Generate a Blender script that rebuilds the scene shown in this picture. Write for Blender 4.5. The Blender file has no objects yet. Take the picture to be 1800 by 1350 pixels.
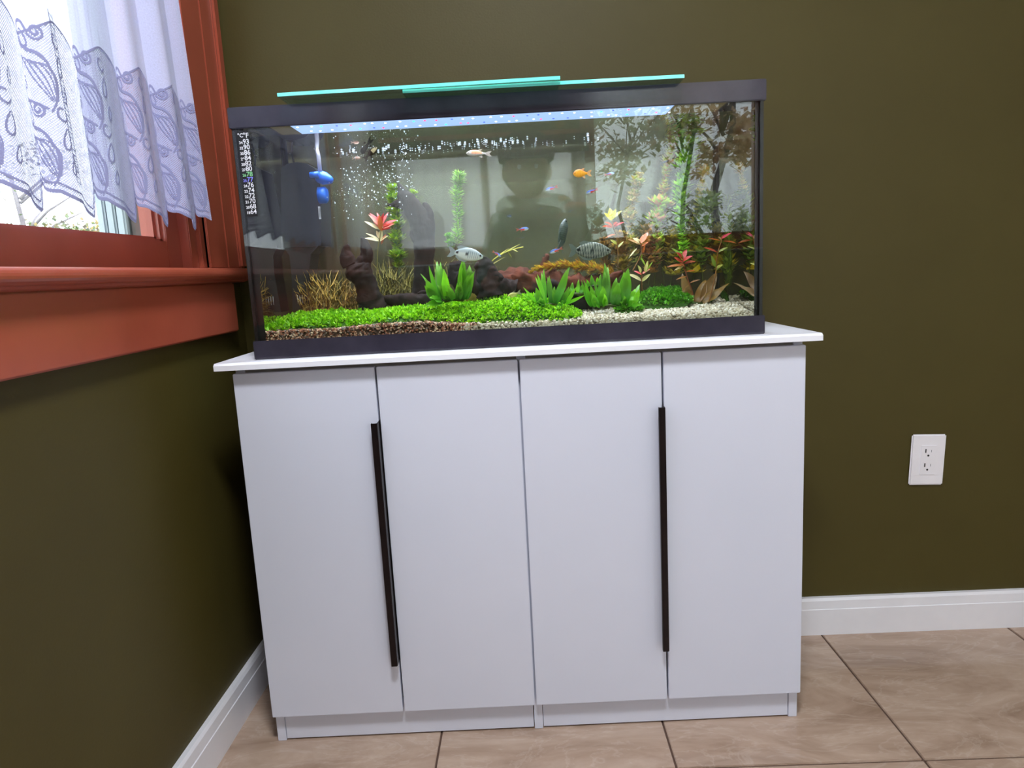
import bpy, bmesh, math, random
from mathutils import Vector, Matrix, noise
R_ = random.Random(7)
PI = math.pi
scene = bpy.context.scene
COL = scene.collection

# ------------------------------------------------------------------ camera
FPX, CAM = 1225.9, Vector((0.6808, -1.6434, 0.9353))
RX, RY, RZ = -0.1609, 0.0521, 0.0244
ROT = Matrix.Rotation(RZ, 3, 'Z') @ Matrix.Rotation(RX, 3, 'X') @ Matrix.Rotation(RY, 3, 'Y')
cam_data = bpy.data.cameras.new('camera')
cam_data.sensor_width = 36.0
cam_data.lens = 36.0 * FPX / 1800.0
cam_data.clip_start = 0.02
cam = bpy.data.objects.new('camera', cam_data)
COL.objects.link(cam)
r_, f_, u_ = ROT.col[0], ROT.col[1], ROT.col[2]
cam.matrix_world = Matrix(((r_[0], u_[0], -f_[0], CAM[0]), (r_[1], u_[1], -f_[1], CAM[1]), (r_[2], u_[2], -f_[2], CAM[2]), (0, 0, 0, 1)))
scene.camera = cam

def lin(c):
    out = []
    for v in c[:3]:
        v = v / 255.0
        out.append(v / 12.92 if v <= 0.04045 else ((v + 0.055) / 1.055) ** 2.4)
    return (*out, 1.0)

# ------------------------------------------------------------------ sky, exposure, added fill lamps
world = bpy.data.worlds.new('overcast_sky')
scene.world = world
world.use_nodes = True
bg = world.node_tree.nodes['Background']
bg.inputs['Color'].default_value = (0.86, 0.94, 1.0, 1)
bg.inputs['Strength'].default_value = 4.6
vs = scene.view_settings
vs.view_transform = 'Standard'
try: vs.look = 'None'
except Exception: pass
vs.gamma = 1.0
vs.use_curve_mapping = False
vs.exposure = 0.24
scene.cycles.max_bounces = 14
scene.cycles.transparent_max_bounces = 40
scene.cycles.diffuse_bounces = 5
scene.cycles.glossy_bounces = 6
scene.cycles.caustics_reflective = False
scene.cycles.caustics_refractive = False
scene.cycles.sample_clamp_indirect = 6.0

def area_lamp(name, loc, size, power, color, down=True):
    l = bpy.data.lights.new(name, 'AREA')
    l.shape = 'DISK' if len(size) == 1 else 'RECTANGLE'
    l.size = size[0]
    if len(size) > 1: l.size_y = size[1]
    l.energy = power
    l.color = color
    o = bpy.data.objects.new(name, l)
    o.location = loc
    COL.objects.link(o)
    return o
FILL_LAMPS = [(0.75, -1.45, 34.0), (2.45, -1.75, 5.0)]  # added unseen lamps that fill and even out the room light
for i, (x, y, w_) in enumerate(FILL_LAMPS):
    area_lamp('fill_lamp_light', (x, y, 2.365), (0.34,), w_, (0.93, 0.96, 1.0))

# ------------------------------------------------------------------ materials
MATS = {}
def nodes_of(name):
    m = bpy.data.materials.new(name)
    m.use_nodes = True
    nt = m.node_tree
    nt.nodes.clear()
    out = nt.nodes.new('ShaderNodeOutputMaterial')
    MATS[name] = m
    return m, nt, out
def N(nt, t, **kw):
    n = nt.nodes.new(t)
    for k, v in kw.items():
        if k in n.inputs: n.inputs[k].default_value = v
        else: setattr(n, k, v)
    return n
def mat(name, c, rough=0.5, c2=None, nscale=8.0, bump=0.0, bscale=60.0, metal=0.0, spec=0.5, vcol=False, transl=0.0, detail=4.0, stretch=None, coat=0.0):
    """procedural principled material: base colour mottled between c and c2, fine bump, optional vertex colour and leaf translucency"""
    m, nt, out = nodes_of(name)
    p = N(nt, 'ShaderNodeBsdfPrincipled')
    p.inputs['Roughness'].default_value = rough
    p.inputs['Metallic'].default_value = metal
    p.inputs['Specular IOR Level'].default_value = spec
    p.inputs['Coat Weight'].default_value = coat
    tc = N(nt, 'ShaderNodeTexCoord')
    vec = tc.outputs['Object']
    if stretch:
        mp = N(nt, 'ShaderNodeMapping')
        mp.inputs['Scale'].default_value = stretch
        nt.links.new(vec, mp.inputs['Vector']); vec = mp.outputs['Vector']
    colsock = None
    if vcol:
        at_ = N(nt, 'ShaderNodeAttribute', attribute_name='Col')
        colsock = at_.outputs['Color']
    elif c2 is not None:
        nz = N(nt, 'ShaderNodeTexNoise', Scale=nscale, Detail=detail, Roughness=0.6)
        nt.links.new(vec, nz.inputs['Vector'])
        rp = N(nt, 'ShaderNodeValToRGB')
        rp.color_ramp.elements[0].position = 0.35; rp.color_ramp.elements[0].color = lin(c)
        rp.color_ramp.elements[1].position = 0.68; rp.color_ramp.elements[1].color = lin(c2)
        nt.links.new(nz.outputs['Fac'], rp.inputs['Fac'])
        colsock = rp.outputs['Color']
    if colsock is not None: nt.links.new(colsock, p.inputs['Base Color'])
    else: p.inputs['Base Color'].default_value = lin(c)
    if bump:
        nb = N(nt, 'ShaderNodeTexNoise', Scale=bscale, Detail=5.0)
        nt.links.new(vec, nb.inputs['Vector'])
        bp = N(nt, 'ShaderNodeBump', Strength=bump, Distance=0.002)
        nt.links.new(nb.outputs['Fac'], bp.inputs['Height'])
        nt.links.new(bp.outputs['Normal'], p.inputs['Normal'])
    if transl:
        tl = N(nt, 'ShaderNodeBsdfTranslucent')
        if colsock is not None: nt.links.new(colsock, tl.inputs['Color'])
        else: tl.inputs['Color'].default_value = lin(c)
        mx = N(nt, 'ShaderNodeMixShader')
        mx.inputs[0].default_value = transl
        nt.links.new(p.outputs[0], mx.inputs[1]); nt.links.new(tl.outputs[0], mx.inputs[2])
        nt.links.new(mx.outputs[0], out.inputs['Surface'])
    else:
        nt.links.new(p.outputs[0], out.inputs['Surface'])
    return m

def glass_mat(name, tint, both_sides=True, ior=1.5, gain=1.0):
    """thin pane: transparent with a Fresnel mirror; the same reflectance from either side"""
    m, nt, out = nodes_of(name)
    tr = N(nt, 'ShaderNodeBsdfTransparent'); tr.inputs['Color'].default_value = tint
    gl = N(nt, 'ShaderNodeBsdfGlossy'); gl.inputs['Roughness'].default_value = 0.0
    fr = N(nt, 'ShaderNodeFresnel', IOR=ior)
    if both_sides:
        ge = N(nt, 'ShaderNodeNewGeometry')
        mr = N(nt, 'ShaderNodeMapRange')
        mr.inputs['To Min'].default_value = ior; mr.inputs['To Max'].default_value = 1.0 / ior
        nt.links.new(ge.outputs['Backfacing'], mr.inputs['Value'])
        nt.links.new(mr.outputs['Result'], fr.inputs['IOR'])
    mx = N(nt, 'ShaderNodeMixShader')
    nt.links.new(fr.outputs[0], mx.inputs[0]); nt.links.new(tr.outputs[0], mx.inputs[1]); nt.links.new(gl.outputs[0], mx.inputs[2])
    nt.links.new(mx.outputs[0], out.inputs['Surface'])
    return m
def emit_mat(name, c, s):
    m, nt, out = nodes_of(name)
    e = N(nt, 'ShaderNodeEmission', Strength=s); e.inputs['Color'].default_value = lin(c)
    nt.links.new(e.outputs[0], out.inputs['Surface'])
    return m
def clear_mat(name, tint):
    m, nt, out = nodes_of(name)
    tr = N(nt, 'ShaderNodeBsdfTransparent'); tr.inputs['Color'].default_value = tint
    nt.links.new(tr.outputs[0], out.inputs['Surface'])
    return m

M_wall = mat('olive_wall_paint', (74, 66, 27), 0.55, (70, 62, 24), 3.0, 0.12, 220.0, spec=0.3)
M_bounce = mat('cream_bounce_wall', (226, 218, 202), 0.6, (220, 212, 196), 3.0)  # pale tone chosen for the unseen right wall to bounce fill leftward
M_ceil = mat('ceiling_paint', (232, 230, 226), 0.8, (226, 224, 220), 5.0)
M_red = mat('brick_red_gloss_trim', (172, 84, 62), 0.3, (160, 76, 56), 5.0, 0.06, 90.0)
M_post2 = mat('weathered_brown_board', (96, 84, 82), 0.7, (84, 74, 74), 6.0)
M_base = mat('white_baseboard_paint', (236, 236, 242), 0.35, (228, 229, 236), 6.0)
M_white = mat('white_melamine', (214, 217, 231), 0.42, (209, 213, 228), 2.0, 0.03, 300.0)
M_whitetop = mat('white_top_laminate', (238, 239, 246), 0.33, (232, 233, 241), 2.0)
M_edge = mat('pale_edge_banding', (216, 212, 206), 0.5, (208, 204, 198), 6.0)
M_gap = mat('cabinet_inside', (150, 144, 138), 0.7, (140, 134, 128), 6.0)
M_black = mat('black_aquarium_plastic', (46, 43, 53), 0.13, (56, 53, 64), 14.0, 0.02, 120.0)
M_sil = mat('black_silicone', (10, 11, 12), 0.35, (14, 15, 16), 40.0)
M_handle = mat('dark_bronze_metal', (30, 22, 24), 0.35, (38, 28, 28), 30.0, 0, 60, 0.6)
M_plate = mat('white_outlet_plastic', (240, 238, 244), 0.4, (234, 232, 238), 12.0)
M_hole = mat('dark_slot', (20, 20, 20), 0.7, (26, 26, 26), 30.0)
M_grout = mat('brown_grout', (92, 70, 58), 0.85, (80, 60, 50), 40.0)
M_cable = mat('black_cable', (34, 33, 36), 0.3, (42, 40, 44), 20.0)
M_glass = glass_mat('aquarium_glass', (0.985, 0.995, 0.985, 1))
def glow_glass():
    # back pane with a pale diffuse coat that imitates LED-lit haze
    m = glass_mat('back_pane_with_painted_glow', (0.985, 0.995, 0.985, 1))
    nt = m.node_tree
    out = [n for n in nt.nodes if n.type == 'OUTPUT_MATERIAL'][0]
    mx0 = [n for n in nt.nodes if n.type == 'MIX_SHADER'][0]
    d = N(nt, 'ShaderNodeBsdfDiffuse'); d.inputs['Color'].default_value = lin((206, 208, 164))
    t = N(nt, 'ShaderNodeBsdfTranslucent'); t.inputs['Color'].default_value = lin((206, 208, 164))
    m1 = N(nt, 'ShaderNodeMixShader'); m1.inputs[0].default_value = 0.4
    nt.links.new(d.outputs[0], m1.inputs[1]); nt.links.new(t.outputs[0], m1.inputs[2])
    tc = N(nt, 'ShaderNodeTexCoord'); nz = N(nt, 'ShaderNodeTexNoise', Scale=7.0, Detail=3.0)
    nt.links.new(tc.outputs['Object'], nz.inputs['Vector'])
    mr = N(nt, 'ShaderNodeMapRange'); mr.inputs['To Min'].default_value = BACK_GLOW * 0.7; mr.inputs['To Max'].default_value = BACK_GLOW * 1.3
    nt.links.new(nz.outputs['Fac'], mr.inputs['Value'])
    # the painted glow is strongest near the top, close to the LED bar
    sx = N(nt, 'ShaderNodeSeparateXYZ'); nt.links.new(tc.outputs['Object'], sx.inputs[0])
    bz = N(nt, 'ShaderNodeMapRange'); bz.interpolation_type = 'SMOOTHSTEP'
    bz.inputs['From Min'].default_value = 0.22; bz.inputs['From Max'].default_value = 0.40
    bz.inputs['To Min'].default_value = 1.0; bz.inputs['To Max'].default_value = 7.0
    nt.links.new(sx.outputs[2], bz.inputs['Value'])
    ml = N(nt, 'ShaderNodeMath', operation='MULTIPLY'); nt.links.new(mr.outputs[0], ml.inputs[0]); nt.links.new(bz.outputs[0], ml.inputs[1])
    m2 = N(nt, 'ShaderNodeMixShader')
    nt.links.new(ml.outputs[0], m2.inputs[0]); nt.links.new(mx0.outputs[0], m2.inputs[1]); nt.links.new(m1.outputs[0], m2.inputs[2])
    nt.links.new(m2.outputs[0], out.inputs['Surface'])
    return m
BACK_GLOW = 0.045  # strength of the glow painted on the back pane
M_backglow = glow_glass()
M_wglass = glass_mat('window_glass', (0.97, 0.98, 0.98, 1))
M_lid = glass_mat('lid_glass', (0.80, 0.95, 0.90, 1))
M_tealedge = mat('teal_glass_edge', (120, 255, 238), 0.1, (140, 255, 244), 25.0, coat=1.0)  # teal glass tint, brightened in colour to imitate LED light at the edge
HAZE = 0.12
M_water = glass_mat('water_boundary', (0.975, 0.99, 0.965, 1), False, 1.33)
M_waterclear = clear_mat('water_against_glass', (0.97, 0.985, 0.955, 1))
for m_ in (M_water, M_waterclear):      # slightly cloudy water
    vsn = m_.node_tree.nodes.new('ShaderNodeVolumeScatter')
    vsn.inputs['Color'].default_value = (0.90, 0.94, 0.78, 1); vsn.inputs['Density'].default_value = HAZE; vsn.inputs['Anisotropy'].default_value = 0.2
    m_.node_tree.links.new(vsn.outputs[0], [n for n in m_.node_tree.nodes if n.type == 'OUTPUT_MATERIAL'][0].inputs['Volume'])
def led_material():
    # strip lens: throws most of its light straight down, little sideways
    m, nt, out = nodes_of('led_diffuser_glow')
    e = N(nt, 'ShaderNodeEmission'); e.inputs['Color'].default_value = lin((226, 232, 255))
    e2 = N(nt, 'ShaderNodeEmission'); e2.inputs['Color'].default_value = lin((140, 182, 255)); e2.inputs['Strength'].default_value = 0.95
    lw = N(nt, 'ShaderNodeLayerWeight', Blend=0.5)
    iv = N(nt, 'ShaderNodeMath', operation='SUBTRACT'); iv.inputs[0].default_value = 1.0
    nt.links.new(lw.outputs['Facing'], iv.inputs[1])
    pw = N(nt, 'ShaderNodeMath', operation='POWER'); pw.inputs[1].default_value = 3.0
    nt.links.new(iv.outputs[0], pw.inputs[0])
    ma = N(nt, 'ShaderNodeMath', operation='MULTIPLY'); ma.inputs[1].default_value = LED_POWER
    nt.links.new(pw.outputs[0], ma.inputs[0]); nt.links.new(ma.outputs[0], e.inputs['Strength'])
    ad = N(nt, 'ShaderNodeAddShader')
    nt.links.new(e.outputs[0], ad.inputs[0]); nt.links.new(e2.outputs[0], ad.inputs[1])
    nt.links.new(ad.outputs[0], out.inputs['Surface'])
    return m
LED_POWER = 27.0
M_led = led_material()
LEDC = {'red': emit_mat('red_led', (255, 40, 90), 3), 'blue': emit_mat('blue_led', (50, 70, 255), 3), 'green': emit_mat('green_led', (50, 255, 150), 3), 'white': emit_mat('white_led', (255, 255, 255), 4)}
M_grey = mat('grey_lamp_housing', (60, 62, 70), 0.35, (70, 72, 80), 20.0, metal=0.4)
M_vleaf = mat('leaf_tissue', (0, 0, 0), 0.42, vcol=True, transl=0.4)
M_vstone = mat('gravel_stone', (0, 0, 0), 0.55, vcol=True)
M_fish = mat('fish_skin', (0, 0, 0), 0.35, vcol=True, spec=0.3)
M_fin = mat('fish_fin', (0, 0, 0), 0.4, vcol=True, transl=0.5)
M_wood = mat('bogwood', (8, 5, 4), 0.85, (32, 17, 11), 26.0, 1.0, 70.0, spec=0.2, detail=8.0, stretch=(1, 1, 0.45))
M_woodred = mat('rust_brown_bogwood', (20, 10, 7), 0.85, (100, 50, 32), 34.0, 1.0, 80.0, spec=0.2, detail=8.0, stretch=(0.5, 1, 1))
M_bed = mat('substrate', (96, 74, 58), 0.9, (70, 52, 42), 90.0)
M_bedw = mat('pale_substrate', (150, 142, 120), 0.9, (126, 118, 98), 90.0)
M_bedg = mat('mossy_substrate', (52, 96, 18), 0.9, (40, 76, 12), 90.0)
M_filter = mat('black_filter_plastic', (13, 14, 18), 0.3, (19, 20, 24), 25.0, 0.05, 100.0)
M_blue = mat('blue_plastic', (28, 118, 236), 0.35, (22, 98, 214), 25.0, transl=0.15)
M_tube = mat('milky_silicone_tube', (206, 206, 216), 0.35, (190, 190, 204), 40.0, transl=0.3)
M_label = mat('white_sticker', (225, 228, 232), 0.5, (205, 208, 214), 60.0)
M_bubble = mat('air_bubble', (236, 242, 246), 0.08, (222, 230, 236), 90.0, spec=0.9, transl=0.3)
M_print = mat('white_print', (232, 234, 238), 0.5, (226, 228, 232), 200.0)
M_printg = mat('green_print', (140, 214, 150), 0.5, (130, 204, 140), 200.0)
M_printb = mat('violet_print', (140, 140, 240), 0.5, (130, 130, 230), 200.0)
M_strip = mat('thermometer_film', (8, 8, 10), 0.4, (12, 12, 14), 60.0)
M_root = mat('dry_root', (0, 0, 0), 0.6, vcol=True, transl=0.15)

def tile_material():
    m, nt, out = nodes_of('marbled_beige_tile')
    p = N(nt, 'ShaderNodeBsdfPrincipled')
    p.inputs['Roughness'].default_value = 0.13
    tc = N(nt, 'ShaderNodeTexCoord'); oi = N(nt, 'ShaderNodeObjectInfo')
    mp = N(nt, 'ShaderNodeMapping')
    ml = N(nt, 'ShaderNodeMath', operation='MULTIPLY'); ml.inputs[1].default_value = 40.0
    nt.links.new(oi.outputs['Random'], ml.inputs[0])
    cb = N(nt, 'ShaderNodeCombineXYZ')
    for i in range(3): nt.links.new(ml.outputs[0], cb.inputs[i])
    nt.links.new(cb.outputs[0], mp.inputs['Location'])
    ml2 = N(nt, 'ShaderNodeMath', operation='MULTIPLY'); ml2.inputs[1].default_value = 2.4
    nt.links.new(oi.outputs['Random'], ml2.inputs[0])
    cb2 = N(nt, 'ShaderNodeCombineXYZ'); nt.links.new(ml2.outputs[0], cb2.inputs[2]); nt.links.new(cb2.outputs[0], mp.inputs['Rotation'])
    mp.inputs['Scale'].default_value = (1.0, 3.0, 1.0)
    nt.links.new(tc.outputs['Object'], mp.inputs['Vector'])
    n1 = N(nt, 'ShaderNodeTexNoise', Scale=2.6, Detail=8.0, Roughness=0.62, Distortion=1.6)
    n2 = N(nt, 'ShaderNodeTexNoise', Scale=3.6, Detail=5.0, Roughness=0.55, Distortion=2.0)
    nt.links.new(mp.outputs[0], n1.inputs['Vector']); nt.links.new(mp.outputs[0], n2.inputs['Vector'])
    r1 = N(nt, 'ShaderNodeValToRGB')
    e = r1.color_ramp.elements
    e[0].position = 0.3; e[0].color = lin((146, 122, 104))
    e[1].position = 0.72; e[1].color = lin((192, 170, 152))
    q = r1.color_ramp.elements.new(0.5); q.color = lin((172, 148, 130))
    r2 = N(nt, 'ShaderNodeValToRGB')
    e = r2.color_ramp.elements
    e[0].position = 0.485; e[0].color = (0, 0, 0, 1)
    e[1].position = 0.53; e[1].color = (0, 0, 0, 1)
    q = r2.color_ramp.elements.new(0.505); q.color = (0.22, 0.22, 0.22, 1)
    nt.links.new(n1.outputs['Fac'], r1.inputs['Fac']); nt.links.new(n2.outputs['Fac'], r2.inputs['Fac'])
    mx = N(nt, 'ShaderNodeMixRGB'); mx.inputs['Color2'].default_value = lin((208, 192, 178))
    nt.links.new(r2.outputs['Color'], mx.inputs['Fac']); nt.links.new(r1.outputs['Color'], mx.inputs['Color1'])
    nt.links.new(mx.outputs[0], p.inputs['Base Color'])
    nt.links.new(p.outputs[0], out.inputs['Surface'])
    return m
M_tile = tile_material()

def cloth_material(name, c, alpha, net=False, trl=0.16):
    """sheer cloth: diffuse + translucent threads with open weave between; the net band is openwork"""
    m, nt, out = nodes_of(name)
    d = N(nt, 'ShaderNodeBsdfDiffuse'); d.inputs['Color'].default_value = lin(c)
    t = N(nt, 'ShaderNodeBsdfTranslucent'); t.inputs['Color'].default_value = lin(c)
    mx = N(nt, 'ShaderNodeMixShader'); mx.inputs[0].default_value = trl
    nt.links.new(d.outputs[0], mx.inputs[1]); nt.links.new(t.outputs[0], mx.inputs[2])
    tr = N(nt, 'ShaderNodeBsdfTransparent')
    m2 = N(nt, 'ShaderNodeMixShader')
    nt.links.new(tr.outputs[0], m2.inputs[1]); nt.links.new(mx.outputs[0], m2.inputs[2])
    uv = N(nt, 'ShaderNodeAttribute', attribute_name='cloth_uv')
    if net:
        sx = N(nt, 'ShaderNodeSeparateXYZ'); nt.links.new(uv.outputs['Vector'], sx.inputs[0])
        prods = []
        for ax, sc in ((0, 2 * PI / 0.0042), (1, 2 * PI / 0.0034)):
            a = N(nt, 'ShaderNodeMath', operation='MULTIPLY'); a.inputs[1].default_value = sc
            nt.links.new(sx.outputs[ax], a.inputs[0])
            s = N(nt, 'ShaderNodeMath', operation='SINE'); nt.links.new(a.outputs[0], s.inputs[0])
            prods.append(s)
        mu = N(nt, 'ShaderNodeMath', operation='MULTIPLY')
        nt.links.new(prods[0].outputs[0], mu.inputs[0]); nt.links.new(prods[1].outputs[0], mu.inputs[1])
        nz = N(nt, 'ShaderNodeTexNoise', Scale=90.0, Detail=2.0)
        nt.links.new(uv.outputs['Vector'], nz.inputs['Vector'])
        ad = N(nt, 'ShaderNodeMath', operation='MULTIPLY_ADD'); ad.inputs[1].default_value = 1.2; 
        nt.links.new(nz.outputs['Fac'], ad.inputs[0]); nt.links.new(mu.outputs[0], ad.inputs[2])
        mr = N(nt, 'ShaderNodeMapRange')
        mr.inputs['From Min'].default_value = 1.0; mr.inputs['From Max'].default_value = 1.3
        mr.inputs['To Min'].default_value = alpha; mr.inputs['To Max'].default_value = 0.35
        nt.links.new(ad.outputs[0], mr.inputs['Value'])
        nt.links.new(mr.outputs[0], m2.inputs[0])
    else:
        nz = N(nt, 'ShaderNodeTexNoise', Scale=400.0, Detail=2.0)
        nt.links.new(uv.outputs['Vector'], nz.inputs['Vector'])
        mr = N(nt, 'ShaderNodeMapRange'); mr.inputs['To Min'].default_value = alpha - 0.18; mr.inputs['To Max'].default_value = alpha + 0.18
        nt.links.new(nz.outputs['Fac'], mr.inputs['Value'])
        nt.links.new(mr.outputs[0], m2.inputs[0])
    nt.links.new(m2.outputs[0], out.inputs['Surface'])
    return m
M_sheer = cloth_material('white_sheer_voile', (206, 210, 244), 0.84)
M_net = cloth_material('lace_net', (182, 185, 222), 0.95, True, 0.07)
M_motif = cloth_material('lace_thread', (150, 152, 192), 0.98, False, 0.04)
M_rearsheer = cloth_material('rear_window_voile', (240, 242, 246), 0.56, False, 0.6)

# ------------------------------------------------------------------ geometry helpers
ORG = {}
IN_TANK = False
def keep_in(p):
    """what grows, lies or swims in the tank stays between its panes and under the surface"""
    c, s_ = math.cos(YAW), math.sin(YAW); x, y = p[0] - 0.67, p[1] + 0.2
    fx, fy = 0.67 + x * c + y * s_, -0.2 - x * s_ + y * c
    fx = min(max(fx, wx0 + 0.0015), wx1 - 0.0015); fy = min(max(fy, wy0 + 0.0015), wy1 - 0.0015)
    q = FUR((fx, fy, p[2])); return (q.x, q.y, min(p[2], WATER_Z - 0.0006))
class MB:
    def __init__(s): s.v = []; s.f = []; s.c = []; s.uv = []; s.col = (1, 1, 1, 1)
    def add(s, vs, fs, col=None):
        b = len(s.v)
        s.v += [tuple(p) for p in vs]
        s.f += [tuple(b + i for i in f) for f in fs]
        c = col or s.col
        if isinstance(c, list): s.c += c
        else: s.c += [c] * len(vs)
        return b
    def box(s, a, b, bev=0.0, col=None):
        x0, y0, z0 = a; x1, y1, z1 = b
        if x0 > x1: x0, x1 = x1, x0
        if y0 > y1: y0, y1 = y1, y0
        if z0 > z1: z0, z1 = z1, z0
        if bev <= 0:
            s.add([(x0, y0, z0), (x1, y0, z0), (x1, y1, z0), (x0, y1, z0), (x0, y0, z1), (x1, y0, z1), (x1, y1, z1), (x0, y1, z1)],
                  [(0, 3, 2, 1), (4, 5, 6, 7), (0, 1, 5, 4), (1, 2, 6, 5), (2, 3, 7, 6), (3, 0, 4, 7)], col)
        else:
            bm = bmesh.new()
            bmesh.ops.create_cube(bm, size=1.0)
            for v in bm.verts:
                v.co = Vector(((x0 + x1) / 2 + v.co.x * (x1 - x0), (y0 + y1) / 2 + v.co.y * (y1 - y0), (z0 + z1) / 2 + v.co.z * (z1 - z0)))
            bmesh.ops.bevel(bm, geom=bm.edges[:], offset=min(bev, 0.45 * min(x1 - x0, y1 - y0, z1 - z0)), segments=2, affect='EDGES')
            s.bm(bm, col)
        return s
    def bm(s, bm, col=None):
        bm.verts.index_update()
        s.add([v.co[:] for v in bm.verts], [[v.index for v in f.verts] for f in bm.faces], col)
        bm.free()
    def tube(s, path, radii, n=8, col=None, rough=0.0, seed=0.0, cap=True, flat=1.0, rscale=30.0):
        path = [Vector(p) for p in path]
        if not isinstance(radii, (list, tuple)): radii = [radii] * len(path)
        vs, fs = [], []
        up = Vector((0.13, 0.91, 0.37)).normalized()
        m = len(path)
        cs = [] if isinstance(col, list) else None
        for i, p in enumerate(path):
            t = (path[min(i + 1, m - 1)] - path[max(i - 1, 0)])
            t = t.normalized() if t.length > 1e-9 else Vector((0, 0, 1))
            a = t.cross(up)
            if a.length < 1e-4: a = t.cross(Vector((1, 0, 0)))
            a.normalize(); b = t.cross(a)
            for k in range(n):
                th = 2 * PI * k / n
                dv = a * math.cos(th) + b * math.sin(th) * flat
                r = radii[i]
                if rough:
                    q = p + dv * r
                    r *= 1 + rough * noise.noise(q * rscale + Vector((seed, 0, 0))) + 0.6 * rough * noise.noise(q * rscale * 2.7 + Vector((0, seed, 0))) + 0.45 * rough * noise.noise(Vector((k * 1.31, i * 0.16, seed)))
                vs.append(p + dv * r)
                if cs is not None: cs.append(col[i])
        for i in range(m - 1):
            for k in range(n):
                k2 = (k + 1) % n
                fs.append((i * n + k, i * n + k2, (i + 1) * n + k2, (i + 1) * n + k))
        if cap:
            fs.append(tuple(range(n - 1, -1, -1))); fs.append(tuple((m - 1) * n + k for k in range(n)))
        s.add(vs, fs, cs if cs is not None else col)
        return s
    def lathe(s, prof, c, n=24, col=None):
        vs, fs = [], []
        for (r, z) in prof:
            for k in range(n):
                th = 2 * PI * k / n
                vs.append((c[0] + r * math.cos(th), c[1] + r * math.sin(th), c[2] + z))
        for i in range(len(prof) - 1):
            for k in range(n):
                k2 = (k + 1) % n
                fs.append((i * n + k, i * n + k2, (i + 1) * n + k2, (i + 1) * n + k))
        fs.append(tuple(range(n - 1, -1, -1))); fs.append(tuple((len(prof) - 1) * n + k for k in range(n)))
        s.add(vs, fs, col); return s
    def ball(s, c, r, sub=1, col=None, squash=(1, 1, 1), jit=0.0):
        bm = bmesh.new()
        bmesh.ops.create_icosphere(bm, subdivisions=sub, radius=1.0)
        for v in bm.verts:
            k = 1 + (R_.uniform(-jit, jit) if jit else 0)
            v.co = Vector((c[0] + v.co.x * r * squash[0] * k, c[1] + v.co.y * r * squash[1] * k, c[2] + v.co.z * r * squash[2] * k))
        s.bm(bm, col); return s
    def prism(s, poly, y0, y1, axis='y', col=None):
        """closed outline poly [(a,b)] pushed along an axis: y -> (a,y,b), x -> (x,a,b), z -> (a,b,z)"""
        g = {'y': lambda a, b, t: (a, t, b), 'x': lambda a, b, t: (t, a, b), 'z': lambda a, b, t: (a, b, t)}[axis]
        n = len(poly)
        vs = [g(a, b, y0) for a, b in poly] + [g(a, b, y1) for a, b in poly]
        fs = [tuple(range(n)), tuple(range(2 * n - 1, n - 1, -1))] + [(i, i + n, (i + 1) % n + n, (i + 1) % n) for i in range(n)]
        s.add(vs, fs, col); return s
    def leaf(s, base, d, nrm, length, width, curl=0.3, col=(1, 1, 1, 1), tip=None, seg=5, thick=0.0, wave=0.0):
        """a leaf blade: base point, direction, face normal, bending towards -normal"""
        base = Vector(base); d = Vector(d).normalized(); nrm = Vector(nrm)
        side = d.cross(nrm)
        if side.length < 1e-5: side = d.cross(Vector((1, 0.3, 0.2)))
        side.normalize(); nrm = side.cross(d).normalized()
        vs, cs, fs = [], [], []
        tip = tip or col
        for i in range(seg + 1):
            t = i / seg
            w = width * (math.sin(PI * min(1, 0.06 + 0.94 * t) ** 0.85) ** 0.8 if 0 < t < 1 else 0.06) * 0.5
            p = base + d * (length * (t - 0.12 * curl * t * t)) - nrm * (curl * length * 0.5 * t * t) + nrm * (wave * math.sin(t * 9) * width)
            k = tuple(col[j] * (1 - t) + tip[j] * t for j in range(3)) + (1,)
            vs += [p + side * w + nrm * w * 0.35, p, p - side * w + nrm * w * 0.35]
            cs += [k, tuple(x * 0.9 for x in k[:3]) + (1,), k]
        for i in range(seg):
            a = i * 3
            fs += [(a, a + 1, a + 4, a + 3), (a + 1, a + 2, a + 5, a + 4)]
        s.add(vs, fs, cs); return s
    def build(s, name, m, parent=None, smooth=False, uv=False, org=None):
        if IN_TANK: s.v = [keep_in(p) for p in s.v]
        me = bpy.data.meshes.new(name)
        o0 = Vector(ORG[parent.name]) if parent is not None else Vector(org or (0, 0, 0))
        me.from_pydata([tuple(Vector(p) - o0) for p in s.v], [], s.f)
        if isinstance(m, (list, tuple)):
            for x in m: me.materials.append(x)
        else: me.materials.append(m)
        if any(c != (1, 1, 1, 1) for c in s.c):
            at_ = me.attributes.new('Col', 'FLOAT_COLOR', 'POINT')
            at_.data.foreach_set('color', [q for c in s.c for q in c])
        if uv and s.uv:
            au = me.attributes.new('cloth_uv', 'FLOAT_VECTOR', 'POINT')
            au.data.foreach_set('vector', [q for c in s.uv for q in (c[0], c[1], 0.0)])
        if smooth: me.shade_smooth()
        me.update()
        o = bpy.data.objects.new(name, me)
        COL.objects.link(o)
        if parent is not None:
            o.parent = parent; ORG[o.name] = tuple(o0)
        else:
            o.location = o0; ORG[o.name] = tuple(o0)
        return o

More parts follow.
